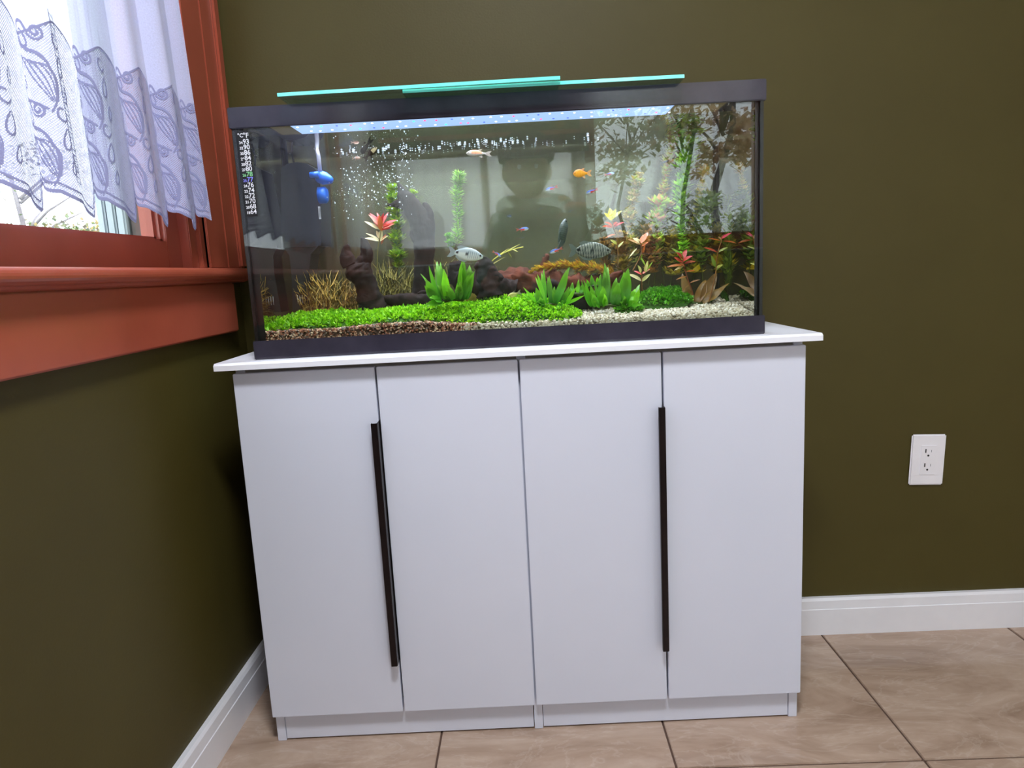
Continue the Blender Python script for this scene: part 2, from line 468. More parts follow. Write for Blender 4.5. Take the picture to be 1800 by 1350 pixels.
def tag(o, label=None, cat=None, group=None, kind=None):
    if label: o['label'] = label
    if cat: o['category'] = cat
    if group: o['group'] = group
    if kind: o['kind'] = kind
    return o
def thing(name, label, cat, org=(0, 0, 0), group=None, yaw=False):
    """Empty at the thing's base. With yaw=True org is in the furniture frame (turned YAW about its pivot)."""
    o = bpy.data.objects.new(name, None)
    o.empty_display_size = 0.05
    COL.objects.link(o)
    ORG[o.name] = tuple(org)
    if yaw:
        o.location = FUR(org); o.rotation_euler = (0, 0, YAW)
    else: o.location = org
    return tag(o, label, cat, group)
def struct(name, mb, m, parent=None, smooth=False):
    o = mb.build(name, m, parent, smooth)
    if parent is None: o['kind'] = 'structure'
    return o

YAW = 0.0167
def FUR(p):
    """furniture frame -> world (cabinet and tank stand turned by about one degree to the wall)"""
    c, s = math.cos(YAW), math.sin(YAW); x, y = p[0] - 0.67, p[1] + 0.2
    return Vector((0.67 + x * c - y * s, -0.2 + x * s + y * c, p[2]))
TX0, TW, TY, TZ = 0.1645, 0.9607, -0.3385, 0.7941     # tank in the furniture frame
TZB, TZT, TZR = 0.8294, 1.2111, 1.2477
TD = 0.285
WATER_Z = 1.198
def at(px, py, dy):
    """point on the plane dy behind the tank's front, on the line of sight of a pixel of the photograph"""
    r = ROT @ Vector(((px - 900) / FPX, 1.0, (675 - py) / FPX))
    n = Vector((-math.sin(YAW), math.cos(YAW), 0)); p0 = FUR((0, TY + dy, 0))
    t = (p0 - CAM).dot(n) / r.dot(n)
    return CAM + r * t
MPP = 1.0 / FPX                        # metres per pixel at one metre
def rad(px, dy): return px * MPP * (1.34 + dy)

# ------------------------------------------------------------------ the room
RXW, RYW, CH = 3.3, -3.0, 2.44
LX = 0.015                             # face of the left wall
# floor: grout bed and separate tiles
fl = MB().box((-0.1, -3.1, -0.06), (3.4, 0.1, -0.003))
floor = struct('floor', fl, M_grout)
TS, TX, TYL = 0.4571, 0.466, -0.4653
G = 0.0022
xs = [TX + k * TS for k in range(-2, 8)]; ys = [TYL + k * TS for k in range(-6, 3)]
for i in range(len(xs) - 1):
    for j in range(len(ys) - 1):
        a, b = max(xs[i] + G, LX), min(xs[i + 1] - G, RXW); c, d_ = max(ys[j] + G, RYW), min(ys[j + 1] - G, 0.0)
        if b - a < 0.02 or d_ - c < 0.02: continue
        t = MB().box((a, c, -0.012), (b, d_, 0.0), 0.0012).build('floor_tile', M_tile, floor)

def wall_with_holes(name, axis, f0, f1, a0, a1, holes, m=M_wall):
    """wall slab: axis x or y is its normal, f0..f1 thickness, a0..a1 run, holes [(a,b,z0,z1)]"""
    mb = MB()
    def bx(a, b, z0, z1):
        if b - a < 1e-4 or z1 - z0 < 1e-4: return
        if axis == 'x': mb.box((f0, a, z0), (f1, b, z1))
        else: mb.box((a, f0, z0), (b, f1, z1))
    cur = a0
    for (a, b, z0, z1) in sorted(holes):
        bx(cur, a, 0, CH); bx(a, b, 0, z0); bx(a, b, z1, CH); cur = b
    bx(cur, a1, 0, CH)
    return struct(name, mb, m)
W1 = (-1.50, -0.187, 0.96, 2.05)
W2 = (-2.27, -1.68, 0.96, 2.05)
W3 = (0.06, 1.10, 1.06, 1.62)
W4 = (1.17, 2.12, 1.06, 2.15)
W_FILL = (2.24, 2.74, 0.10, 2.15)  # added opening outside the tank's reflection, lets more daylight into the room
wall_with_holes('wall_back', 'y', 0.0, 0.12, -0.12, RXW + 0.12, [])
wall_with_holes('wall_left', 'x', -0.105, LX, RYW, 0.0, [W2, W1])
wall_with_holes('wall_right', 'x', RXW, RXW + 0.12, RYW, 0.0, [], M_bounce)
wall_with_holes('wall_rear', 'y', RYW - 0.12, RYW, -0.12, RXW + 0.12, [W3, W4, W_FILL])
struct('ceiling', MB().box((-0.12, RYW - 0.12, CH), (RXW + 0.12, 0.12, CH + 0.1)), M_ceil)

def baseboard(name, kind):
    h, t = 0.0955, 0.016
    prof = [(0, 0), (t, 0), (t, h * 0.70), (t * 0.90, h * 0.715), (t * 0.82, h * 0.93), (t * 0.6, h), (0, h)]
    mb = MB()
    if kind == 'back': mb.prism([(-a, b) for a, b in prof], LX, RXW, 'x')
    if kind == 'left': mb.prism([(LX + a, b) for a, b in prof], RYW, -0.016, 'y')
    if kind == 'right': mb.prism([(RXW - a, b) for a, b in prof], RYW, -0.016, 'y')
    if kind == 'rear': mb.prism([(RYW + a, b) for a, b in prof], LX + 0.016, RXW - 0.016, 'x')
    return struct(name, mb, M_base)
for k in ('back', 'left', 'right', 'rear'): baseboard('baseboard_' + k, k)

# window with red trim on the left wall
def left_window(name, W, y_hi_case, case=0.175, full=True):
    y0, y1, z0, z1 = W
    win = bpy.data.objects.new(name, None); COL.objects.link(win); ORG[win.name] = (0, 0, 0); win['kind'] = 'structure'
    F0 = 0.035
    # casing boards with an outer bead and a groove
    def case_v(ya, yb):
        mb = MB()
        mb.box((LX, ya, 0.972), (F0, ya + (yb - ya) * 0.5 - 0.002, z1 + 0.12), 0.002)
        mb.box((LX, ya + (yb - ya) * 0.5 + 0.002, 0.972), (F0, yb - 0.028, z1 + 0.12), 0.002)
        mb.box((LX, yb - 0.03, 0.972), (F0 + 0.007, yb, z1 + 0.12), 0.005)
        mb.box((LX, ya, 0.972), (F0 - 0.004, yb, z1 + 0.118))
        return mb
    case_v(y1, y_hi_case).build('casing', M_red, win)
    ca = 0.17
    mb = MB()
    for p in ((-0.004, 0),): pass
    mb.box((LX, y0 - ca, 0.972), (F0, y0, z1 + 0.12), 0.002).box((LX, y0 - ca, 0.972), (F0 + 0.007, y0 - ca + 0.03, z1 + 0.12), 0.005)
    mb.build('casing', M_red, win)
    MB().box((LX, y0, z1), (F0, y1, z1 + 0.12), 0.002).build('head_casing', M_red, win)
    # sill with a rounded nose, cove under it, apron
    n = 10
    prof = [(-0.02, 0.950), (-0.02, 0.972)] + [(0.052 + 0.011 * math.sin(PI * k / n), 0.9600 + 0.0118 * math.cos(PI * k / n)) for k in range(n + 1)]
    prof += [(0.047, 0.9475), (0.044, 0.944), (0.035, 0.941), (LX, 0.941), (LX, 0.950)]
    yy = y_hi_case - 0.014 if full else y_hi_case + 0.02
    MB().prism(prof, y0 - ca - 0.03, yy, 'y').build('sill', M_red, win)
    MB().box((LX, y0 - ca - 0.01, 0.833), (F0, y1 + 0.105 if full else y1 + ca, 0.9415), 0.003).build('apron', M_red, win)
    # jamb lining, stops, sash, glass
    mb = MB()
    mb.box((-0.105, y1 - 0.012, 0.972), (0.004, y1, z1)).box((-0.105, y0, 0.972), (0.004, y0 + 0.012, z1)).box((-0.105, y0, z1 - 0.012), (0.004, y1, z1))
    mb.build('jamb', M_post2, win)
    mb = MB()
    mb.box((-0.02, y1 - 0.049, 0.972), (0.02, y1 - 0.019, z1 - 0.012), 0.002).box((-0.01, y1 - 0.017, 0.972), (0.027, y1 + 0.002, z1 - 0.012), 0.002); mb.build('stop', M_red, win)
    MB().box((-0.02, y0 + 0.014, 0.972), (0.02, y0 + 0.049, z1 - 0.012), 0.002).build('stop', M_red, win)
    sy1, sy0 = y1 - 0.049, y0 + 0.049
    gz0, gy1, gy0, gz1 = 1.025, sy1 - 0.053, sy0 + 0.053, z1 - 0.07
    sash = MB()
    def bar(a, b, c, d_):    # sash bar with a stepped inner bevel
        sash.box((-0.045, a, c), (0.0, b, d_), 0.0015)
    bar(gy1, sy1, 0.972, z1 - 0.012); bar(sy0, gy0, 0.972, z1 - 0.012); bar(gy0, gy1, 0.972, gz0); bar(gy0, gy1, gz1, z1 - 0.012)
    for k, (i0, xx) in enumerate(((0.007, -0.008), (0.014, -0.016))):
        sash.box((-0.04, gy1 - i0, gz0), (xx, gy1 + 0.001, gz1)); sash.box((-0.04, gy0 - 0.001, gz0), (xx, gy0 + i0, gz1))
        sash.box((-0.04, gy0, gz0 - 0.001), (xx, gy1, gz0 + i0 * 0.6))
    so = sash.build('sash', M_red, win)
    MB().box((-0.029, gy0 + 0.008, gz0 + 0.004), (-0.025, gy1 - 0.008, gz1)).build('pane', M_wglass, so)
    return win
left_window('window_1', W1, -0.012)
left_window('window_2', W2, -1.60, full=False)

# rear windows (behind the camera, the first two show as reflections in the tank, the last is added fill)
def rear_window(name, W, mull):
    x0, x1, z0, z1 = W
    win = bpy.data.objects.new(name, None); COL.objects.link(win); ORG[win.name] = (0, 0, 0); win['kind'] = 'structure'
    Y = RYW
    MB().box((x0 - 0.06, Y, z0 - 0.07), (x1 + 0.06, Y + 0.02, z0 - 0.02), 0.004).build('apron', M_red, win)
    MB().box((x0 - 0.07, Y - 0.1, z0 - 0.02), (x1 + 0.07, Y + 0.045, z0), 0.004).build('sill', M_red, win)
    MB().box((x0 - 0.055, Y, z0), (x0, Y + 0.02, z1 + 0.06), 0.003).build('casing', M_red, win)
    MB().box((x1, Y, z0), (x1 + 0.055, Y + 0.02, z1 + 0.06), 0.003).build('casing', M_red, win)
    MB().box((x0, Y, z1), (x1, Y + 0.02, z1 + 0.06), 0.003).build('head_casing', M_red, win)
    s = MB()
    s.box((x0, Y - 0.09, z0), (x0 + 0.03, Y - 0.05, z1)).box((x1 - 0.03, Y - 0.09, z0), (x1, Y - 0.05, z1)).box((x0, Y - 0.09, z0), (x1, Y - 0.05, z0 + 0.03)).box((x0, Y - 0.09, z1 - 0.03), (x1, Y - 0.05, z1))
    for m_ in mull: s.box((m_ - 0.02, Y - 0.09, z0), (m_ + 0.02, Y - 0.05, z1))
    so = s.build('sash', M_red, win)
    MB().box((x0 + 0.02, Y - 0.075, z0 + 0.02), (x1 - 0.02, Y - 0.07, z1 - 0.02)).build('pane', M_wglass, so)
rear_window('window_3', W3, [0.58])
rear_window('window_4', W4, [])
rear_window('fill_window', W_FILL, [])
struct('trim_1', MB().box((LX, RYW, 0.985), (RXW, RYW + 0.018, 1.0), 0.003), M_base)

def sheer(name, label, x0, x1, z0, z1, normal_axis, pos, mat_, lam=0.09, amp=0.016):
    mb = MB(); n = int((x1 - x0) / lam * 10)
    rows = 3
    for j in range(rows + 1):
        for i in range(n + 1):
            a = x0 + (x1 - x0) * i / n
            d_ = pos + amp * math.sin(2 * PI * a / lam) + 0.4 * amp * math.sin(2 * PI * a / lam * 0.37 + 1)
            z = z0 + (z1 - z0) * j / rows
            mb.v.append((a, d_, z) if normal_axis == 'y' else (d_, a, z)); mb.c.append((1, 1, 1, 1)); mb.uv.append((a * 1.4, z))
    for j in range(rows):
        for i in range(n):
            b = j * (n + 1) + i
            mb.f.append((b, b + 1, b + n + 2, b + n + 1))
    o = mb.build(name, mat_, None, True, True)
    return tag(o, label, 'curtain')
sheer('sheer_curtain', 'white sheer curtain with soft folds on the rear window, mirrored in the tank glass', 0.02, 1.13, 1.075, 1.56, 'y', RYW + 0.07, M_rearsheer)
sheer('sheer_curtain', 'narrow white sheer curtain on the second left window, mirrored in the tank', -2.29, -1.70, 1.06, 2.0, 'x', 0.08, M_rearsheer)
t = thing('curtain_pelmet', 'dark wooden pelmet box above the rear sheer curtain', 'pelmet', (0.58, RYW, 1.54))
M_pelmet = mat('dark_stained_pelmet', (40, 34, 28), 0.5, (52, 42, 34), 12.0, 0.1, 80.0)
MB().box((-0.0 + LX, RYW + 0.105, 1.545), (1.145, RYW + 0.125, 1.635), 0.003).build('front_board', M_pelmet, t)
MB().box((LX, RYW, 1.625), (1.145, RYW + 0.106, 1.64), 0.003).build('top_board', M_pelmet, t)

for i, (x, y, w_) in enumerate(FILL_LAMPS):  # housings for the added fill lamps
    t = thing('fill_lamp', ('added round white ceiling fill lamp nearer the window wall, out of view', 'added round white ceiling fill lamp farther from the window wall, out of view')[i], 'lamp', (x, y, CH), 'added ceiling fill lamps')
    MB().lathe([(0.20, -0.03), (0.205, -0.01), (0.2, 0.0)], (x, y, CH), 32).build('housing', M_plate, t, True)
    MB().lathe([(0.10, -0.062), (0.16, -0.052), (0.185, -0.03)], (x, y, CH), 32).build('diffuser', emit_mat('fill_lamp_glow', (255, 250, 244), 2.5), t, True)

# ------------------------------------------------------------------ cabinet (furniture frame)
XL, XR, YC, HD, HB = 0.1248, 1.1968, -0.3528, 0.7709, 0.0633
CL, CR, YT, HT, HTU = 0.1012, 1.218, -0.3752, 0.7941, 0.7806
YB = -0.045
cab = thing('cabinet', 'white four door cabinet with long black pulls standing under the aquarium', 'cabinet', ((XL + XR) / 2, YC / 2, 0), None, True)
P = 0.0175
MB().box((XL, YC + 0.017, 0), (XL + P, YB, HTU), 0.0008).build('side_panel', M_white, cab)
MB().box((XR - P, YC + 0.017, 0), (XR, YB, HTU), 0.0008).build('side_panel', M_white, cab)
XM = (XL + XR) / 2
MB().box((XM - 0.004, YC + 0.017, 0), (XM - 0.004 + P, YB, HTU), 0.0008).build('divider_panel', M_white, cab)
MB().box((XL + P + 0.001, YC + 0.0185, 0.0035), (XM - 0.0055, YC + 0.033, HB + 0.012), 0.0008).build('toe_kick', M_white, cab)
MB().box((XM - 0.003 + P, YC + 0.0185, 0.0035), (XR - P - 0.001, YC + 0.033, HB + 0.012), 0.0008).build('toe_kick', M_white, cab)
MB().box((XL + P, YB - 0.006, 0.02), (XR - P, YB - 0.001, HTU - 0.001)).build('back_panel', M_gap, cab)
for a, b in ((XL + P, XM - 0.004), (XM - 0.004 + P, XR - P)):
    MB().box((a, YC + 0.034, HB + 0.013), (b, YB - 0.008, HB + 0.029)).build('bottom_shelf', M_gap, cab)
    MB().box((a, YC + 0.02, HTU - 0.018), (b, YB - 0.008, HTU - 0.001)).build('top_rail', M_gap, cab)
# board on top, chamfered front edge
prof = [(YT, HTU), (YT, HT - 0.004), (YT + 0.005, HT), (YB + 0.002, HT), (YB + 0.002, HTU)]
MB().prism([(a, b) for a, b in prof], CL, CR, 'x').build('top_board', M_whitetop, cab)
dw = (XR - XL) / 4
for k in range(4):
    a, b = XL + k * dw, XL + (k + 1) * dw
    a2, b2 = a + (0.0005 if k == 0 else 0.0019), b - (0.0005 if k == 3 else 0.0019)
    dz = 0.0
    door = MB().box((a2, YC, HB + 0.001), (b2, YC + 0.016, HD + dz), 0.0011).build('door', M_white, cab)
    if k in (0, 2):
        # J-shaped edge pull: plate on the door's edge, web standing forward, lip turned over the face
        h = MB()
        zb, zt = (0.177, 0.668) if k == 0 else (0.181, 0.671)
        h.box((b2 - 0.0003, YC - 0.021, zb), (b2 + 0.0017, YC + 0.014, zt), 0.0005)
        h.box((b2 - 0.0105, YC - 0.0225, zb), (b2 + 0.0017, YC - 0.0195, zt), 0.001)
        h.box((b2 - 0.0105, YC - 0.0225, zb), (b2 - 0.0085, YC - 0.0155, zt), 0.0006)
        h.build('handle', M_handle, door)
t = MB().tube([(0.10, -0.06, 0.39), (0.06, -0.09, 0.385), (0.028, -0.11, 0.36), (0.024, -0.115, 0.32), (0.03, -0.115, 0.28), (0.055, -0.10, 0.25), (0.1, -0.07, 0.24)], 0.0022, 6, None).build('power_cord', M_cable, None, True)
tag(t, 'thin dark power cord looping out behind the left side of the cabinet', 'cord')

# ------------------------------------------------------------------ outlet
OX, OZ = 1.6275, 0.4363
t = thing('wall_outlet', 'white duplex wall outlet hanging slightly crooked on the olive wall', 'outlet', (OX, 0, OZ))
t.rotation_euler = (0, math.radians(2.0), 0)
MB().box((OX - 0.0405, -0.0065, OZ - 0.0625), (OX + 0.0405, -0.0, OZ + 0.0625), 0.0035).build('plate', M_plate, t)
rc = MB().box((OX - 0.0185, -0.0078, OZ - 0.037), (OX + 0.0185, -0.004, OZ + 0.037), 0.0012).build('receptacle', M_plate, t)
for dz in (0.0195, -0.0155):
    MB().box((OX - 0.0084, -0.0083, OZ + dz - 0.001), (OX - 0.0060, -0.0075, OZ + dz + 0.008)).build('slot', M_hole, rc)
    MB().box((OX + 0.006, -0.0082, OZ + dz - 0.0), (OX + 0.0066, -0.0075, OZ + dz + 0.006)).build('slot', M_hole, rc)
    MB().prism([(OX - 0.0006 + 0.0024 * math.cos(k * PI / 6), OZ + dz - 0.008 + 0.0024 * math.sin(k * PI / 6)) for k in range(12)], -0.0082, -0.0075).build('ground_hole', M_hole, rc)

# ------------------------------------------------------------------ aquarium (furniture frame)
tank = thing('aquarium', 'glass aquarium with black plastic rims standing on the white cabinet', 'aquarium', (TX0 + TW / 2, TY + TD / 2, TZ), None, True)
X0, X1, Y0, Y1 = TX0, TX0 + TW, TY, TY + TD
gi = 0.004; gt = 0.006
def ring(x0, x1, y0, y1, z0, z1, w, bev=0.0015):
    mb = MB()
    mb.box((x0, y0, z0), (x1, y0 + w, z1), bev).box((x0, y1 - w, z0), (x1, y1, z1), bev)
    mb.box((x0, y0 + w * 0.5, z0), (x0 + w, y1 - w * 0.5, z1), bev).box((x1 - w, y0 + w * 0.5, z0), (x1, y1 - w * 0.5, z1), bev)
    return mb
mb = ring(X0, X1, Y0, Y1, TZT, TZR, 0.004)
for q in ring(X0 + 0.003, X1 - 0.003, Y0 + 0.003, Y1 - 0.003, TZR - 0.008, TZR - 0.004, 0.022, 0.0008).f: pass
r2 = ring(X0 + 0.003, X1 - 0.003, Y0 + 0.003, Y1 - 0.003, TZR - 0.009, TZR - 0.005, 0.022, 0.0008)
mb.add(r2.v, r2.f)
mb.build('top_rim', M_black, tank)
mb = ring(X0, X1, Y0, Y1, TZ, TZB, 0.004)
r2 = ring(X0 + 0.003, X1 - 0.003, Y0 + 0.003, Y1 - 0.003, TZ + 0.008, TZ + 0.012, 0.02, 0.0008); mb.add(r2.v, r2.f)
mb.build('bottom_rim', M_black, tank)
GX0, GX1, GY0, GY1 = X0 + gi, X1 - gi, Y0 + gi, Y1 - gi
gz0, gz1 = TZ + 0.012, TZR - 0.010
MB().box((GX0, GY0, gz0), (GX1, GY0 + gt, gz1)).build('front_pane', M_glass, tank)
MB().box((GX0, GY1 - gt, gz0), (GX1, GY1, gz1)).build('back_pane', M_backglow, tank)
MB().box((GX0, GY0 + gt + .0005, gz0), (GX0 + gt, GY1 - gt - .0005, gz1)).build('side_pane', M_glass, tank)
MB().box((GX1 - gt, GY0 + gt + .0005, gz0), (GX1, GY1 - gt - .0005, gz1)).build('side_pane', M_glass, tank)
MB().box((GX0 + gt, GY0 + gt, gz0), (GX1 - gt, GY1 - gt, gz0 + 0.006)).build('bottom_pane', M_sil, tank)
def seam(x, sx, y, sy, w):
    mb = MB()
    mb.prism([(x, y), (x + sx * w, y), (x + sx * w * 0.7, y + sy * 0.003), (x + sx * 0.003, y + sy * 0.008), (x, y + sy * 0.010)], gz0 + 0.006, gz1, 'z')
    return mb
for (x, sx, w) in ((GX0 + gt, 1, 0.012), (GX1 - gt, -1, 0.007)):
    seam(x, sx, GY0 + gt + 0.0003, 1, w).build('silicone_seam', M_sil, tank)
    seam(x, sx, GY1 - gt - 0.0003, -1, 0.008).build('silicone_seam', M_sil, tank)
    MB().box((x - sx * gt - sx * 0.0004, GY0 + 0.0002, gz0), (x - sx * 0.0002, GY0 + gt + 0.003, gz1)).build('silicone_seam', M_sil, tank)

# water: clear body, its surface and the sides mirror from below
wx0, wx1, wy0, wy1 = GX0 + gt + 0.0008, GX1 - gt - 0.0008, GY0 + gt + 0.0008, GY1 - gt - 0.0008
wz0 = TZ + 0.022
mb = MB(); mb.box((wx0, wy0, wz0), (wx1, wy1, WATER_Z))
wat = mb.build('water', [M_waterclear, M_water], None)
for p_ in wat.data.polygons:
    n = p_.normal
    p_.material_index = 1 if (n.z > 0.5 or abs(n.x) > 0.5) else 0
wat.data.transform(Matrix.Identity(4))
for v in wat.data.vertices: v.co = FUR(v.co)
tag(wat, 'clear water filling the aquarium almost up to the rim', 'water', kind='stuff')

# glass lids
def lid(label, x0, x1, y0, y1, z, tilt):
    t = thing('glass_lid', label, 'lid', (x1, y0, z), 'sliding glass lids', True)
    MB().box((x0, y0 + 0.0012, z), (x1, y1, z + 0.006)).build('pane', M_lid, t)
    MB().box((x0, y0, z), (x1, y0 + 0.0011, z + 0.006), 0.0004).build('polished_edge', M_tealedge, t)
    t.rotation_euler = (0, tilt, YAW)
lid('left teal edged glass lid lying partly over the other lid on the tank rim', 0.269, 0.757, -0.378, -0.15, 1.2545, -0.006)
lid('right teal edged glass lid under the other lid on the tank rim', 0.484, 0.972, -0.370, -0.142, TZR + 0.0004, 0.0)

# aquarium light
lx0, lx1 = 0.250, 0.982
t = thing('aquarium_light', 'slim LED light bar glowing blue white under the glass lids', 'lamp', ((lx0 + lx1) / 2, TY + 0.09, 1.243), None, True)
MB().box((lx0, TY + 0.045, 1.2255), (lx1, TY + 0.235, 1.2415), 0.003).build('housing', M_grey, t)
di = MB().box((lx0 + 0.008, TY + 0.05, 1.2225), (lx1 - 0.008, TY + 0.23, 1.2254)).build('diffuser', M_led, t)
seq = ['white', 'red', 'white', 'blue', 'white', 'white', 'green', 'white', 'red', 'white', 'blue']
k = 0
led_me = {}
for i in range(30):
    for row in range(2):
        c = seq[(i * 3 + row * 5 + (i * i) % 4) % len(seq)]
        x = lx0 + 0.02 + i * (lx1 - lx0 - 0.04) / 29 + R_.uniform(-0.006, 0.006) + row * 0.011; y = TY + 0.072 + row * 0.04 + R_.uniform(-0.004, 0.004)
        MB().ball((x, y, 1.2222), 0.0025, 1, None, (1, 1, 0.45)).build('led', LEDC[c], di, True)
# wire brackets carrying the bar on the rim
for x in (lx0 + 0.02, lx1 - 0.02):
    mb = MB()
    mb.box((x - 0.006, TY + 0.004, 1.2429), (x + 0.006, TY + 0.275, 1.2445))
    mb.build('bracket', M_grey, t)

# ------------------------------------------------------------------ thermometer strip on the front glass
t = thing('thermometer', 'black stick-on thermometer strip with white numbers at the tank\'s left end', 'thermometer', (0.184, Y0 + gi, 1.13), None, True)
MB().prism([(0.1765, 1.0575), (0.1985, 1.0575), (0.1985, 1.2065), (0.1765, 1.2065)], Y0 + gi - 0.0006, Y0 + gi - 0.0001).build('film', M_strip, t)
def text(name, s, x, z, size, m, parent, align='LEFT'):
    c = bpy.data.curves.new(name, 'FONT')
    c.body = s; c.size = size; c.align_x = align; c.extrude = 0.00005; c.offset = 0.00018
    o = bpy.data.objects.new(name, c); COL.objects.link(o)
    bpy.context.view_layer.update()
    me = bpy.data.meshes.new_from_object(o.evaluated_get(bpy.context.evaluated_depsgraph_get()))
    bpy.data.objects.remove(o); bpy.data.curves.remove(c)
    me.materials.clear(); me.materials.append(m)
    o = bpy.data.objects.new(name, me); COL.objects.link(o)
    o.parent = parent
    o.location = Vector((x, Y0 + gi - 0.0008, z)) - Vector(ORG[parent.name])
    o.rotation_euler = (PI / 2, 0, 0)
    return o
text('letter', '\u00b0C', 0.1772, 1.1965, 0.0095, M_print, t); text('letter', '\u00b0F', 0.1872, 1.1955, 0.0118, M_print, t)
rows = [('34', '93'), ('32', '90'), ('30', '86'), ('29', '84'), ('28', '82'), ('27', '80'), ('26', '78'), ('25', '77'), ('24', '76'), ('23', '74'), ('22', '72'), ('21', '70'), ('20', '68'), ('18', '64')]
for i, (a, b) in enumerate(rows):
    z = 1.1850 - i * 0.00945
    mm = M_printg if b == '78' else M_printb if b == '77' else M_print
    text('number', a, 0.1788, z, 0.0066, mm, t); text('number', b, 0.1858, z, 0.0116, mm, t)

# ------------------------------------------------------------------ what grows and lies in the tank
IN_TANK = True
ICO = bmesh.new(); bmesh.ops.create_icosphere(ICO, subdivisions=1, radius=1.0)
ICO_V = [v.co.copy() for v in ICO.verts]; ICO.verts.index_update(); ICO_F = [tuple(v.index for v in f.verts) for f in ICO.faces]; ICO.free()
def pebble(mb, c, r, col):
    rot = Matrix.Rotation(R_.uniform(0, 6.28), 3, Vector((R_.uniform(-1, 1), R_.uniform(-1, 1), R_.uniform(-1, 1))).normalized())
    sq = (R_.uniform(0.75, 1.25), R_.uniform(0.7, 1.1), R_.uniform(0.55, 0.85))
    vs = []
    for v in ICO_V:
        k = R_.uniform(0.82, 1.14)
        q = rot @ Vector((v.x * sq[0] * k, v.y * sq[1] * k, v.z * sq[2] * k))
        vs.append((c[0] + q.x * r, c[1] + q.y * r, c[2] + q.z * r))
    mb.add(vs, ICO_F, col)
def interp(pts, x):
    if x <= pts[0][0]: return pts[0][1]
    for (a, b), (c, d_) in zip(pts, pts[1:]):
        if x <= c: return b + (d_ - b) * (x - a) / (c - a)
    return pts[-1][1]
FRONTZ = [(0.16, 0.842), (0.35, 0.842), (0.47, 0.845), (0.56, 0.838), (0.75, 0.835), (1.12, 0.834)]
def bed_z(x, dy):
    """height of the substrate; x in the furniture frame"""
    k = min(1.0, dy / 0.26)
    return interp(FRONTZ, x) + 0.018 * k + 0.0025 * noise.noise(Vector((x * 14, dy * 14, 0)))
def bed(name, label, xa, xb, m, cat, group=None):
    mb = MB(); nx, ny = 48, 16
    d0, d1 = 0.0165, TD - 0.0125
    for j in range(ny + 1):
        for i in range(nx + 1):
            x = xa + (xb - xa) * i / nx; dy = d0 + (d1 - d0) * j / ny
            mb.v.append(tuple(FUR((x, TY + dy, bed_z(x, dy))))); mb.c.append((1, 1, 1, 1))
    for j in range(ny):
        for i in range(nx):
            b = j * (nx + 1) + i; mb.f.append((b, b + 1, b + nx + 2, b + nx + 1))
    top = list(range(nx + 1)) + [j * (nx + 1) + nx for j in range(1, ny + 1)] + [ny * (nx + 1) + i for i in range(nx - 1, -1, -1)] + [j * (nx + 1) for j in range(ny - 1, 0, -1)]
    b0 = len(mb.v)
    for i in top:
        v = mb.v[i]; mb.v.append((v[0], v[1], TZ + 0.0205)); mb.c.append((1, 1, 1, 1))
    n = len(top)
    for i in range(n): mb.f.append((top[i], b0 + i, b0 + (i + 1) % n, top[(i + 1) % n]))
    mb.f.append(tuple(b0 + n - 1 - i for i in range(n)))
    return mb
XB = 0.585
root = bed('gravel', '', GX0 + gt + 0.0015, XB, M_bed, '').build('brown_gravel', M_bed, None)
tag(root, 'brown mixed gravel along the left front of the tank floor', 'gravel', kind='stuff')
mb = MB()
BR = [lin(c) for c in ((150, 98, 70), (120, 72, 52), (190, 150, 120), (92, 58, 44), (160, 130, 110), (205, 180, 150), (110, 100, 96), (140, 84, 60), (70, 48, 40))]
for i in range(3000):
    x = R_.uniform(GX0 + gt + 0.004, XB); dy = 0.0140 + 0.075 * R_.random() ** 1.5
    pebble(mb, FUR((x, TY + dy, bed_z(x, dy) + R_.uniform(-0.001, 0.0018))), R_.uniform(0.0019, 0.0036), R_.choice(BR))
for i in range(900):     # grains pressed against the front glass
    x = R_.uniform(GX0 + gt + 0.004, XB)
    pebble(mb, FUR((x, TY + 0.0136, R_.uniform(0.822, bed_z(x, 0.014)))), R_.uniform(0.0018, 0.003), R_.choice(BR))
tag(mb.build('gravel_grains', M_vstone, root), kind='stuff')
root = bed('gravel', '', XB + 0.0005, GX1 - gt - 0.0015, M_bedw, '').build('white_gravel', M_bedw, None)
tag(root, 'white pebble gravel on the right half of the tank floor', 'gravel', kind='stuff')
mb = MB()
WH = [lin(c) for c in ((196, 190, 170), (186, 178, 154), (206, 202, 186), (174, 164, 138), (198, 190, 166), (160, 150, 126), (192, 188, 172))]
for i in range(5200):
    x = R_.uniform(XB - 0.02, GX1 - gt - 0.004); dy = R_.uniform(0.0148, TD - 0.017)
    if x < 0.72 and dy > 0.03: continue
    pebble(mb, FUR((x, TY + dy, bed_z(x, dy) + R_.uniform(-0.001, 0.002))), R_.uniform(0.0024, 0.0043), R_.choice(WH))
for i in range(900):
    x = R_.uniform(XB - 0.03, GX1 - gt - 0.004)
    pebble(mb, FUR((x, TY + 0.0140, R_.uniform(0.824, bed_z(x, 0.014)))), R_.uniform(0.002, 0.0036), R_.choice(WH))
tag(mb.build('white_grains', M_vstone, root), kind='stuff')

